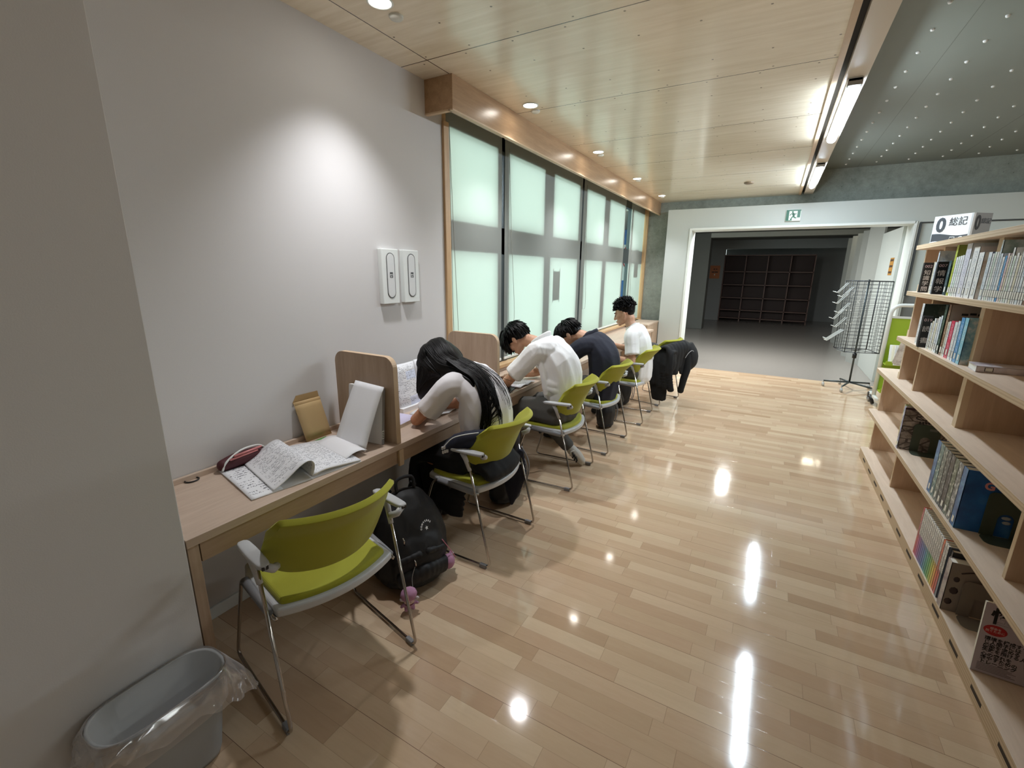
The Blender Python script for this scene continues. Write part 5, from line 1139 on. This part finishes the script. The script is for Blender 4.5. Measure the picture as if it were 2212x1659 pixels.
def hand_mesh(w, d, n, curl=0.5, side=1, s=1.0):
    """palm, four fingers and a thumb; w wrist, d towards the fingers, n out of the back of the hand"""
    d = Vector(d).normalized(); n = Vector(n); n = (n - d * n.dot(d)).normalized(); l = d.cross(n) * side; w = Vector(w); b = Blob()
    Pn = lambda a, c, e: tuple(w + (d * a + l * c + n * e) * s)
    b.chain([Pn(-0.02, 0, 0) + (0.026 * s, 0.019 * s), Pn(0.03, 0, 0) + (0.034 * s, 0.016 * s), Pn(0.08, 0, 0.002) + (0.041 * s, 0.013 * s)], tuple(l), 5)
    for k, (off, ln, r) in enumerate(((-0.030, 0.068, 0.0085), (-0.010, 0.077, 0.009), (0.011, 0.071, 0.0087), (0.030, 0.055, 0.0075))):
        c1 = curl * (0.9 + 0.08 * k); pts = [(0.078, off, 0.002)]
        a = 0.0; x, e = 0.078, 0.002
        for seg, fr in enumerate((0.45, 0.31, 0.24)):
            a += c1 * (0.7 if seg == 0 else 1.0); x += ln * fr * math.cos(a); e -= ln * fr * math.sin(a); pts.append((x, off * (1.0 + 0.06 * seg), e))
        b.chain([Pn(*p) + ((r - 0.0012 * i) * s,) for i, p in enumerate(pts)], tuple(l), 6)
    b.chain([Pn(0.022, -0.026, -0.002) + (0.014 * s,), Pn(0.050, -0.050, -0.010) + (0.0115 * s,), Pn(0.078, -0.058, -0.018) + (0.0095 * s,), Pn(0.098, -0.054, -0.022) + (0.008 * s,)], tuple(l), 6)
    return b.mesh(0.0034, 2)
def arm_chain(b, sh, el, wr, r=(0.050, 0.042, 0.040, 0.027)):
    b.chain([tuple(sh) + (r[0],), tuple((Vector(sh) + Vector(el)) / 2) + (r[1] + 0.003,), tuple(el) + (r[1] * 0.92,)], n=7)
    m_ = Vector(el).lerp(Vector(wr), 0.3); b.chain([tuple(el) + (r[1] * 0.9,), tuple(m_) + (r[2],), tuple(wr) + (r[3],)], n=8)
def leg_chain(b, hip, kn, an, toe, k=1.0):
    b.chain([tuple(hip) + (0.080 * k,), tuple(Vector(hip).lerp(Vector(kn), 0.5)) + (0.072 * k,), tuple(kn) + (0.056 * k,)], n=7)
    m_ = Vector(kn).lerp(Vector(an), 0.3); b.chain([tuple(kn) + (0.054 * k,), tuple(m_) + (0.054 * k,), tuple(an) + (0.036 * k,)], n=8)
    b.chain([tuple(an) + (0.036,), tuple(Vector(an).lerp(Vector(toe), 0.5)) + (0.036,), tuple(toe) + (0.026,)], n=6)
def strands(mb, roots, tips, n, r0, rnd, bend=0.0, mid=None, seg=6, sides=4, tipr=0.15):
    pass
def tuft(mb, pts, r, sides=5):
    P_ = smooth_path(pts, 4); m_ = len(P_); mb.tube(P_, [r * (1 - 0.85 * (i / (m_ - 1)) ** 1.5) for i in range(m_)], sides, caps=False)
def short_hair(H, par, name, seed, fringe=0.10, spiky=False, side=0.05, nape=-0.06):
    """cap over the skull plus many overlapping tufts running from the crown"""
    rnd = random.Random(seed); b = Blob()
    H.E(b, -0.020 if spiky else -0.012, 0, 0.040 if spiky else 0.036, 0.094 if spiky else 0.105, 0.080 if spiky else 0.085, 0.080 if spiky else 0.086)
    if spiky: H.E(b, -0.055, 0, 0.012, 0.048, 0.066, 0.058)
    else: H.E(b, -0.060, 0, 0.004, 0.055, 0.074, 0.078)
    if not spiky: H.E(b, 0.040, 0, 0.048, 0.060, 0.070, 0.055)
    else: H.E(b, 0.026, 0, 0.088, 0.062, 0.060, 0.032)
    o = b.build(name, M_HAIR, 0.006, 2, par)
    mb = MB()
    for k in range(520):
        th = rnd.uniform(0, 2 * math.pi); ph = math.acos(rnd.uniform(0.05, 1.0)); ct, st = math.cos(th), math.sin(th)
        d = Vector((math.sin(ph) * ct, math.sin(ph) * st, math.cos(ph)))
        base = Vector((-0.012 + 0.100 * d.x, 0.086 * d.y, 0.036 + 0.084 * d.z))
        if spiky:
            L_ = rnd.uniform(0.025, 0.042) * (1.15 if d.z > 0.6 else 0.6); out = d * 0.8 + Vector((0.5 * (d.z > 0.4), 0, 0.35 * (d.z > 0.2))) + Vector((rnd.uniform(-.4, .4), rnd.uniform(-.4, .4), rnd.uniform(-.2, .2)))
            out.normalize(); pts = [base - d * 0.006, base + (d * 0.5 + out * 0.5) * L_ * 0.6, base + out * L_]
        else:
            front = max(0, ct) * math.sin(ph); L_ = rnd.uniform(0.075, 0.105)
            tang = Vector((ct * math.cos(ph), st * math.cos(ph), -math.sin(ph))) + Vector((0.25, rnd.uniform(-.10, .10), 0)); tang.normalize()
            lo = -fringe if front > 0.55 else (nape if ct < -0.3 else -side)
            p1 = base + d * 0.008 + tang * L_ * 0.5; p2 = base + d * 0.006 + tang * L_ * 0.95
            if front > 0.35: p2 = p2 + Vector((0.012, 0, -0.02))
            else: p2 = p2 + Vector((0, -0.0 * st, -0.012))
            if p2.z < lo or (abs(p2.y) > 0.06 and p2.z < 0.012 and -0.045 < p2.x < 0.05): continue
            q = Vector(((p2.x + 0.012) / 0.105, p2.y / 0.088, (p2.z - 0.036) / 0.088))
            if q.length < 1.0: q.normalize(); p2 = Vector((-0.012 + 0.105 * q.x, 0.088 * q.y, 0.036 + 0.088 * q.z)) if p2.z > 0.0 else Vector((p2.x, 0.084 * math.copysign(1, p2.y) if abs(p2.y) > 0.05 else p2.y, p2.z))
            pts = [base - d * 0.004, p1, p2]
        tuft(mb, [H.P(*p) for p in pts], (rnd.uniform(0.004, 0.007) if spiky else rnd.uniform(0.007, 0.012)) * H.k)
    if not spiky:
        for k in range(90):      # fringe over the forehead
            l = rnd.uniform(-0.066, 0.066); f = 0.080 - 3.2 * l * l
            tuft(mb, [H.P(f - 0.02, l * 0.9, 0.085), H.P(f + 0.022, l, 0.045), H.P(f + 0.022, l * 1.05, 0.045 - fringe * rnd.uniform(0.75, 0.95))], rnd.uniform(0.005, 0.008))
    mb.build('hair_tufts', M_HAIR, o, clean=False)
    return o
def finish(b, label, group=None, sk=None, base=None, hands=()):
    o = b.build('person', sk or M_SKIN, 0.006, 2, loc=base, extra=list(hands)); return tag(o, label, 'person', group)
def kids(o, base):
    """children are modelled in room coordinates: shift them under their person"""
    for c in o.children:
        c.matrix_parent_inverse = Matrix.Translation(Vector(base) * -1)
# ---- person with long black hair
base = Vector((0.76, 2.12, 0.0))
H = Head((0.43, 2.12, 1.10), 46, 0); b = Blob(); H.face(b)
b.chain([H.P(-0.03, 0, -0.05) + (.050, .052), (0.56, 2.12, 1.075, .05, .05), (0.64, 2.12, 1.03, .07, .06)])
b.chain([(0.77, 2.12, 0.54, .15, .10), (0.79, 2.12, 0.70, .125, .09), (0.77, 2.12, 0.86, .14, .10), (0.70, 2.12, 0.97, .15, .085), (0.64, 2.12, 1.03, .09, .06)], n=7)
arm_chain(b, (0.61, 1.965, 0.985), (0.395, 1.925, 0.765), (0.30, 2.14, 0.755), (.046, .040, .036, .025)); arm_chain(b, (0.61, 2.275, 0.985), (0.40, 2.33, 0.765), (0.31, 2.24, 0.765), (.046, .040, .036, .025))
leg_chain(b, (0.74, 2.04, 0.53), (0.36, 2.03, 0.50), (0.42, 2.04, 0.09), (0.29, 2.04, 0.035), 0.9); leg_chain(b, (0.74, 2.20, 0.53), (0.36, 2.21, 0.50), (0.42, 2.20, 0.09), (0.29, 2.20, 0.035), 0.9)
p = finish(b, 'person with long black hair in a white short-sleeved top, bent over the counter', base=base, sk=M_SKIN2,
           hands=[hand_mesh((0.30, 2.14, 0.755), (-0.45, 0.85, -0.05), (0.1, 0, 1), 0.35, 1, 0.92), hand_mesh((0.31, 2.24, 0.765), (-0.45, -0.85, 0.0), (0, 0, 1), 0.3, -1, 0.92)])
H.feats(p)
s = Blob()
s.chain([(0.765, 2.12, 0.60, .160, .125), (0.76, 2.12, 0.70, .162, .150), (0.755, 2.12, 0.80, .168, .155), (0.745, 2.12, 0.90, .172, .138), (0.695, 2.12, 0.985, .172, .105), (0.635, 2.12, 1.04, .115, .075)], n=8)
for sh, en in (((0.615, 1.965, 0.99), (0.474, 1.938, 0.833)), ((0.615, 2.275, 0.99), (0.455, 2.32, 0.83))):
    s.chain([(sh[0] + .04, sh[1] * 0.5 + 2.12 * 0.5, sh[2] + .01, .085), tuple(sh) + (.070,), tuple(Vector(sh).lerp(Vector(en), .55)) + (.070,), tuple(en) + (.074,)], n=9, flat=True)
sh_g = s.build('shirt', M_POLO, 0.0075, 4, p, folds(41, 0.007, 15))
s = Blob(); s.chain([(0.79, 2.12, 0.55, .17, .10), (0.66, 2.12, 0.535, .19, .085), (0.48, 2.12, 0.53, .18, .08), (0.34, 2.12, 0.50, .17, .075), (0.29, 2.12, 0.38, .165, .06), (0.30, 2.12, 0.24, .17, .06)], n=9)
s.chain([(0.60, 1.97, 0.50, .12, .03), (0.60, 1.945, 0.38, .14, .028), (0.58, 1.93, 0.25, .15, .028)], (1, 0, 0)); s.chain([(0.80, 2.12, 0.56, .19, .07), (0.88, 2.12, 0.50, .19, .05)], n=6)
s.build('skirt', M_SKIRT, 0.009, 4, p, folds(42, 0.008, 16, (1, 1, .2)))
for y_ in (2.04, 2.20): Blob().chain([(0.37, y_, 0.47, .066), (0.40, y_, 0.32, .062), (0.42, y_, 0.12, .046)], n=9).build('stocking', M_SKIRT, 0.009, 3, p)
for y_ in (2.04, 2.20): Blob().chain([(0.42, y_, 0.07, .040), (0.36, y_, 0.05, .045, .045), (0.27, y_, 0.035, .036, .033)], n=7).build('shoe', M_SHOE, 0.007, 3, p)
hb = Blob()
H.E(hb, -0.012, 0, 0.030, 0.106, 0.094, 0.094); H.E(hb, 0.02, 0, 0.045, 0.085, 0.085, 0.070)
hb.chain([(0.45, 2.06, 1.14, .115, .060), (0.425, 2.045, 1.05, .118, .045), (0.39, 2.035, 0.96, .085, .036), (0.36, 2.03, 0.90, .045, .026), (0.345, 2.03, 0.865, .018, .014)], (1, 0, 0), 8)
hb.chain([(0.45, 2.18, 1.14, .11, .055), (0.40, 2.20, 1.05, .10, .045), (0.36, 2.20, 0.95, .06, .03)], (1, 0, 0), 8)
hb.chain([(0.46, 2.10, 1.15, .088, .075), (0.53, 2.09, 1.115, .085, .062), (0.60, 2.07, 1.070, .080, .042), (0.67, 2.045, 1.052, .072, .030), (0.735, 2.02, 1.028, .050, .018), (0.765, 2.0, 0.995, .030, .010)], (0, 1, 0), 8)
hb.chain([(0.47, 2.045, 1.11, .09, .05), (0.54, 2.03, 1.085, .07, .045), (0.60, 2.02, 1.065, .055, .035), (0.66, 2.01, 1.05, .04, .025)], (1, 0, 0), 8)
hr = hb.build('hair', M_HAIR, 0.007, 14, p)
bv = BVHTree.FromPolygons([v.co[:] for v in sh_g.data.vertices], [tuple(f.vertices) for f in sh_g.data.polygons])
rnd = random.Random(11); mb = MB()
def hug(q, gap):
    loc, nrm, idx, dist = bv.find_nearest(q)
    return loc + nrm * gap if (loc is not None and ((q - loc).dot(nrm) < gap)) else q
clumps = [(-0.150, 0.745, 0.010), (-0.135, 0.80, 0.012), (-0.105, 0.79, 0.016), (-0.080, 0.755, 0.014), (-0.060, 0.775, 0.012)]
for k in range(130):
    cy, cz, w = clumps[min(4, int(rnd.random() * 5))]; e = rnd.gauss(0, 1); gap = rnd.uniform(0.003, 0.012)
    yr = 2.06 + rnd.uniform(-0.07, 0.06); ye = 2.12 + cy + w * e * 0.55; zz_ = cz + rnd.uniform(-0.03, 0.05)
    pts = [Vector((0.57, yr, 1.135)), Vector((0.67, yr * 0.85 + ye * 0.15, 1.085)), Vector((0.76, yr * 0.6 + ye * 0.4, 1.045)), Vector((0.81, yr * 0.3 + ye * 0.7, 0.95)), Vector((0.83, ye, 0.87)), Vector((0.82, ye + rnd.uniform(-.012, .012), zz_))]
    pts = [pts[0]] + [hug(q, gap) for q in smooth_path(pts[1:], 3)]
    m_ = len(pts); r = rnd.uniform(0.0022, 0.0042); mb.tube(pts, [r * (1 - 0.7 * (i / (m_ - 1)) ** 2) for i in range(m_)], 5, caps=False)
for k in range(46):      # stray hairs spread over the shoulders
    ye = 2.12 + rnd.uniform(-0.15, 0.13); z1 = rnd.uniform(0.84, 1.0)
    pts = [Vector((0.60, 2.09, 1.10))] + [hug(q, 0.003) for q in smooth_path([(0.69, 2.09 + (ye - 2.09) * .3, 1.10), (0.78, 2.09 + (ye - 2.09) * .7, 1.03), (0.86, ye, z1)], 4)]
    mb.tube(pts, 0.0008, 4, caps=False)
bh = BVHTree.FromPolygons([v.co[:] for v in hr.data.vertices], [tuple(f.vertices) for f in hr.data.polygons])
def comb(pts, gap, r):
    Q = []
    for q in smooth_path(pts, 5):
        loc, nrm, idx, dist = bh.find_nearest(q); Q.append(loc + nrm * gap)
    Q = smooth_path([Q[i] for i in range(0, len(Q), 2)] + [Q[-1]] * (len(Q) % 2 == 0), 3); m_ = len(Q)
    mb.tube(Q, [r * (0.5 + 0.5 * min(1, 4 * i / m_)) * (1 - 0.8 * (i / (m_ - 1)) ** 3) for i in range(m_)], 5, caps=False)
for k in range(150):      # outer locks over the head falling into the front curtain
    f0 = rnd.uniform(-0.02, 0.085); x_ = 0.335 + rnd.random() * 0.20
    comb([H.P(f0 * 0.5, -0.005, 0.13), H.P(f0, -0.07, 0.095), H.P(f0, -0.098, 0.03), (x_, 1.99, 1.04), (0.355 + (x_ - 0.43) * 0.5, 2.0, 0.90 + max(0, x_ - 0.42) * 1.0)], rnd.uniform(0.0, 0.004), rnd.uniform(0.003, 0.006))
for k in range(190):      # locks combed over the near side and the back of the head to the nape
    q = rnd.random(); l0 = rnd.uniform(-0.03, 0.02)
    comb([H.P(0.03 - 0.09 * q, l0, 0.125), H.P(-0.03 - 0.07 * q, -0.07 + 0.06 * q + l0, 0.08), (0.52 + 0.02 * q, 2.00 + 0.07 * q, 1.10 + 0.05 * q), (0.62, 2.0 + 0.08 * q, 1.09), (0.72, 1.99 + 0.07 * q, 1.06)], rnd.uniform(0.0, 0.004), rnd.uniform(0.003, 0.006))
mb.build('loose_locks', M_HAIR, hr, clean=False)
kids(p, base)
# dark cardigan over her waist and chair arm
cg = thing('navy_cardigan', 'navy cardigan with white cord bunched over the near arm of the second lime chair', 'cardigan', (0.80, 1.90, 0.70))
B = Blob().chain([(-0.14, -0.03, -0.045, .03, .035), (-0.09, -0.025, 0.0, .045, .035), (-0.03, -0.01, 0.025, .05, .035), (0.03, 0.03, 0.035, .05, .035), (0.065, 0.10, 0.03, .05, .03), (0.09, 0.20, 0.02, .05, .03), (0.085, 0.32, -0.01, .05, .03), (0.02, 0.44, -0.10, .05, .04), (-0.03, 0.50, -0.22, .06, .04)], (0, 0, 1), 7)
B.chain([(-0.02, 0.49, -0.20, .09, .025), (-0.02, 0.52, -0.36, .10, .022), (-0.03, 0.525, -0.50, .06, .02), (-0.035, 0.525, -0.61, .012, .012)], (1, 0, 0), 8)
B.build('cloth', M_NAVY, 0.008, 3, cg, folds(51, 0.006, 24))
MB().tube(smooth_path([(-0.13, -0.065, -0.01), (-0.08, -0.062, 0.042), (-0.02, -0.045, 0.068), (0.05, 0.0, 0.08)], 6), 0.003, 6).build('white_cord', M_WHITE, cg)
b = MB()
for (x, z) in ((-0.150, -0.035), (-0.136, -0.028), (-0.146, -0.058), (-0.132, -0.050), (-0.118, -0.044)): b.box(x, -0.0685, z, x + 0.010, -0.060, z + 0.016)
b.build('white_mark', ME, cg)
# ---- boy in the white shirt
base = Vector((0.76, 3.2, 0.0)); Y = 3.2
H = Head((0.355, Y, 1.09), 50, 4); b = Blob(); H.face(b)
b.chain([H.P(-0.03, 0, -0.05) + (.054, .056), (0.50, Y, 1.075, .056, .056), (0.58, Y, 1.04, .08, .065)])
b.chain([(0.775, Y, 0.55, .15, .10), (0.79, Y, 0.70, .14, .10), (0.775, Y, 0.86, .155, .11), (0.70, Y, 0.97, .165, .09), (0.60, Y, 1.03, .10, .06)], n=7)
arm_chain(b, (0.61, 3.02, 1.02), (0.405, 2.955, 0.772), (0.30, 3.17, 0.765)); arm_chain(b, (0.60, 3.385, 1.01), (0.43, 3.46, 0.770), (0.33, 3.26, 0.775))
leg_chain(b, (0.75, 3.10, 0.545), (0.36, 3.08, 0.54), (0.45, 3.08, 0.10), (0.32, 3.07, 0.035)); leg_chain(b, (0.75, 3.31, 0.545), (0.40, 3.36, 0.53), (0.76, 3.44, 0.15), (0.85, 3.445, 0.045))
p = finish(b, 'boy with bowl-cut black hair in a white shirt and grey trousers', base=base,
           hands=[hand_mesh((0.30, 3.17, 0.765), (-0.5, 0.85, -0.05), (0, 0, 1), 0.4, 1), hand_mesh((0.33, 3.26, 0.775), (-0.7, -0.6, -0.1), (0, 0, 1), 0.5, -1)])
H.feats(p)
s = Blob()
s.chain([(0.785, Y, 0.62, .165, .125), (0.775, Y, 0.72, .176, .150), (0.765, Y, 0.84, .184, .155), (0.735, Y, 0.94, .188, .140), (0.675, Y, 1.02, .172, .105), (0.60, Y, 1.065, .115, .078)], n=8)
for sh, en in (((0.62, 3.02, 1.025), (0.462, 2.968, 0.848)), ((0.61, 3.385, 1.02), (0.47, 3.44, 0.845))):
    s.chain([(sh[0] + .06, sh[1] * 0.5 + Y * 0.5, sh[2] + .01, .09), tuple(sh) + (.078,), tuple(Vector(sh).lerp(Vector(en), .55)) + (.075,), tuple(en) + (.079,)], n=9, flat=True)
for q in ([(0.66, 3.05, 1.05), (0.80, 3.08, 0.95), (0.86, 3.12, 0.82), (0.82, 3.06, 0.70)], [(0.72, 3.13, 1.07), (0.86, 3.2, 0.96), (0.90, 3.2, 0.82), (0.86, 3.1, 0.70)], [(0.66, 3.02, 0.96), (0.70, 3.01, 0.84), (0.72, 3.02, 0.72)], [(0.74, 3.02, 0.80), (0.80, 3.05, 0.79), (0.86, 3.1, 0.80)], [(0.74, 3.02, 0.76), (0.80, 3.05, 0.745), (0.86, 3.1, 0.76)]):
    s.chain([t + (.024,) for t in q], n=12)
s.build('shirt', M_SHIRT, 0.007, 3, p, folds(61, 0.010, 19))
c = Blob()
for a in np.linspace(0, 2 * math.pi, 30)[:-1]:
    cx, cy = 0.575 + 0.066 * math.cos(a), Y + 0.080 * math.sin(a); c.ell((cx, cy, 1.085 + 0.048 * math.cos(a) + 0.012), (0.013, 0.017, 0.030))
c.build('collar', M_SHIRT, 0.006, 3, p)
s = Blob(); s.chain([(0.80, Y, 0.615, .165, .115), (0.79, Y, 0.56, .185, .12)], n=5)
s.chain([(0.78, 3.09, 0.555, .115, .105), (0.60, 3.075, 0.565, .108, .10), (0.36, 3.07, 0.55, .085, .082)], n=8); s.chain([(0.36, 3.08, 0.54, .078), (0.40, 3.08, 0.33, .07), (0.45, 3.08, 0.12, .06)], n=8)
s.chain([(0.76, 3.31, 0.55, .10, .095), (0.58, 3.33, 0.55, .092, .088), (0.40, 3.36, 0.53, .078, .078)], n=8); s.chain([(0.40, 3.36, 0.53, .078), (0.58, 3.40, 0.34, .07), (0.74, 3.435, 0.17, .06)], n=8)
s.build('trousers', M_TROUS, 0.008, 3, p, folds(62, 0.007, 18))
MB().tube([(0.80 + 0.122 * math.cos(a), Y + 0.172 * math.sin(a), 0.625) for a in np.linspace(0, 6.283, 40)[:-1]], 0.016, 8, closed=True, flat=0.4).build('belt', M_BLACK, p)
for (a_, m_, t_) in (((0.45, 3.08, 0.075), (0.39, 3.075, 0.05), (0.30, 3.07, 0.038)), ((0.78, 3.44, 0.13), (0.83, 3.445, 0.085), (0.875, 3.45, 0.04))):
    sh = Blob().chain([a_ + (.046,), m_ + (.048,), t_ + (.036,)], n=7).build('sneaker', mat('sneaker_white', (206, 204, 196), 0.6), 0.007, 3, p)
    v0 = Vector(a_).lerp(Vector(t_), .35); bs = MB()
    for k in range(3):
        q = Vector(a_).lerp(Vector(t_), .3 + .18 * k); bs.tube([q + Vector((0, -.046, .02)), q + Vector((0.01, -.05, -.012)), q + Vector((0.0, -.045, -.03))], .006, 6)
    bs.build('dark_stripe', M_INK, sh)
    MB().tube([Vector(m_) + Vector((-.01, -.03, .05)), Vector(m_) + Vector((-.03, -.06, .05)), Vector(m_) + Vector((-.04, -.07, .01))], .004, 6).build('lace', M_WHITE, sh)
short_hair(H, p, 'hair', 5, fringe=0.115, side=0.055)
kids(p, base)
# ---- boy in the navy jacket
base = Vector((0.82, 4.02, 0.0)); Y = 4.02
H = Head((0.478, Y, 1.045), 44, 5, 1.07); b = Blob(); H.face(b)
b.chain([H.P(-0.03, 0, -0.05) + (.056, .056), (0.60, Y, 1.035, .06, .058), (0.68, Y, 1.0, .08, .065)])
b.chain([(0.82, Y, 0.54, .15, .10), (0.84, Y, 0.70, .14, .10), (0.83, Y, 0.85, .155, .11), (0.77, Y, 0.95, .165, .09), (0.69, Y, 1.0, .10, .06)], n=7)
arm_chain(b, (0.67, 3.84, 0.96), (0.44, 3.78, 0.775), (0.29, 3.98, 0.765)); arm_chain(b, (0.67, 4.20, 0.96), (0.44, 4.27, 0.775), (0.29, 4.10, 0.77))
leg_chain(b, (0.80, 3.93, 0.545), (0.42, 3.92, 0.53), (0.46, 3.92, 0.10), (0.33, 3.92, 0.035)); leg_chain(b, (0.80, 4.12, 0.545), (0.42, 4.13, 0.53), (0.46, 4.13, 0.10), (0.33, 4.13, 0.035))
p = finish(b, 'boy with cropped black hair in a navy long jacket, head down over the counter', base=base, hands=[hand_mesh((0.29, 3.98, 0.765), (-0.7, 0.6, 0), (0, 0, 1), 0.4, 1), hand_mesh((0.29, 4.10, 0.77), (-0.7, -0.5, 0), (0, 0, 1), 0.4, -1)])
H.feats(p)
s = Blob(); s.chain([(0.85, Y, 0.50, .175, .12), (0.85, Y, 0.62, .178, .14), (0.845, Y, 0.76, .186, .145), (0.825, Y, 0.87, .192, .138), (0.77, Y, 0.965, .188, .112), (0.70, Y, 1.015, .125, .08)], n=8)
for sh, el, wr in (((0.68, 3.84, 0.965), (0.44, 3.78, 0.782), (0.33, 3.93, 0.772)), ((0.68, 4.20, 0.965), (0.44, 4.27, 0.782), (0.33, 4.14, 0.775))):
    s.chain([(sh[0] + .06, sh[1] * 0.5 + Y * 0.5, sh[2] + .01, .09), sh + (.078,), tuple(Vector(sh).lerp(Vector(el), .55)) + (.064,), el + (.055,)], n=8); s.chain([el + (.055,), wr + (.04,)], n=8)
s.build('jacket', M_NAVY, 0.0075, 4, p, folds(71, 0.007, 15))
c = Blob()
for a in np.linspace(0, 2 * math.pi, 30)[:-1]: c.ell((0.685 + 0.058 * math.cos(a), Y + 0.078 * math.sin(a), 1.035 + 0.040 * math.cos(a) + 0.008), (0.013, 0.017, 0.034))
c.build('collar', M_NAVY, 0.006, 3, p)
s = Blob(); s.chain([(0.80, Y, 0.55, .185, .10), (0.70, Y, 0.55, .18, .09)], n=5)
for y_ in (3.925, 4.125): s.chain([(0.78, y_, 0.55, .095), (0.42, y_, 0.53, .075), (0.44, y_, 0.33, .066), (0.46, y_, 0.12, .06)], n=9)
s.build('trousers', M_TROUS, 0.009, 3, p)
for y_ in (3.92, 4.13): Blob().chain([(0.46, y_, 0.07, .044), (0.40, y_, 0.05, .046), (0.31, y_, 0.036, .036)], n=7).build('shoe', M_SHOE, 0.008, 3, p)
short_hair(H, p, 'hair', 9, fringe=0.06, side=0.02, nape=-0.03)
kids(p, base)
# ---- boy sitting upright
base = Vector((0.92, 5.03, 0.0)); Y = 5.03
H = Head((0.715, Y, 1.185), 17, 3, 1.15); b = Blob(); H.face(b)
b.chain([H.P(-0.035, 0, -0.06) + (.058, .060), (0.785, Y, 1.075, .058, .058), (0.83, Y, 1.00, .09, .07)])
b.chain([(0.93, Y, 0.52, .15, .10), (0.93, Y, 0.66, .14, .10), (0.92, Y, 0.82, .155, .10), (0.88, Y, 0.94, .165, .09), (0.84, Y, 1.0, .10, .06)], n=7)
arm_chain(b, (0.85, 4.85, 0.96), (0.905, 4.80, 0.68), (0.665, 4.85, 0.705)); arm_chain(b, (0.85, 5.21, 0.96), (0.76, 5.26, 0.735), (0.565, 5.17, 0.795))
leg_chain(b, (0.90, 4.93, 0.535), (0.50, 4.92, 0.53), (0.62, 4.93, 0.10), (0.49, 4.92, 0.035)); leg_chain(b, (0.90, 5.13, 0.535), (0.50, 5.14, 0.53), (0.70, 5.16, 0.12), (0.57, 5.16, 0.04))
p = finish(b, 'boy with spiky black hair sitting upright in a white tee shirt', base=base, hands=[hand_mesh((0.665, 4.85, 0.705), (-0.96, 0.1, 0.14), (0.1, -0.2, 1), 0.25, 1), hand_mesh((0.565, 5.17, 0.795), (-0.85, -0.35, -0.15), (-0.1, 0.3, 1), 0.45, -1)])
H.feats(p)
s = Blob(); s.chain([(0.945, Y, 0.50, .165, .125), (0.94, Y, 0.62, .168, .130), (0.925, Y, 0.76, .172, .130), (0.905, Y, 0.88, .180, .120), (0.875, Y, 0.96, .165, .098), (0.835, Y, 1.015, .10, .075)], n=8)
for sh, en in (((0.855, 4.855, 0.955), (0.890, 4.805, 0.765)), ((0.85, 5.205, 0.955), (0.805, 5.25, 0.79))):
    s.chain([(sh[0] + .02, sh[1] * 0.5 + Y * 0.5, sh[2] + .02, .085), sh + (.078,), tuple(Vector(sh).lerp(Vector(en), .55)) + (.076,), en + (.080,)], n=9, flat=True)
s.build('tee_shirt', M_TEE, 0.0075, 3, p, folds(81, 0.008, 17))
c = Blob()
for a in np.linspace(0, 2 * math.pi, 30)[:-1]: c.ell((0.815 + 0.062 * math.cos(a), Y + 0.070 * math.sin(a), 1.035 + 0.030 * math.cos(a)), (0.012, 0.014, 0.022))
c.build('collar', M_TEE, 0.006, 3, p)
s = Blob(); s.chain([(0.93, Y, 0.56, .17, .10), (0.80, Y, 0.55, .18, .09)], n=5)
s.chain([(0.90, 4.93, 0.54, .095), (0.50, 4.92, 0.53, .076), (0.56, 4.925, 0.33, .066), (0.62, 4.93, 0.12, .058)], n=9); s.chain([(0.90, 5.13, 0.54, .095), (0.50, 5.14, 0.53, .076), (0.60, 5.15, 0.33, .066), (0.69, 5.16, 0.14, .058)], n=9)
s.build('trousers', M_TROUS, 0.009, 3, p)
for (a_, m_, t_) in (((0.62, 4.93, 0.075), (0.56, 4.925, 0.05), (0.46, 4.92, 0.036)), ((0.70, 5.16, 0.09), (0.64, 5.16, 0.06), (0.54, 5.16, 0.04))): Blob().chain([a_ + (.046,), m_ + (.048,), t_ + (.036,)], n=7).build('shoe', M_SHOE, 0.008, 3, p)
short_hair(H, p, 'hair', 13, spiky=True)
kids(p, base)
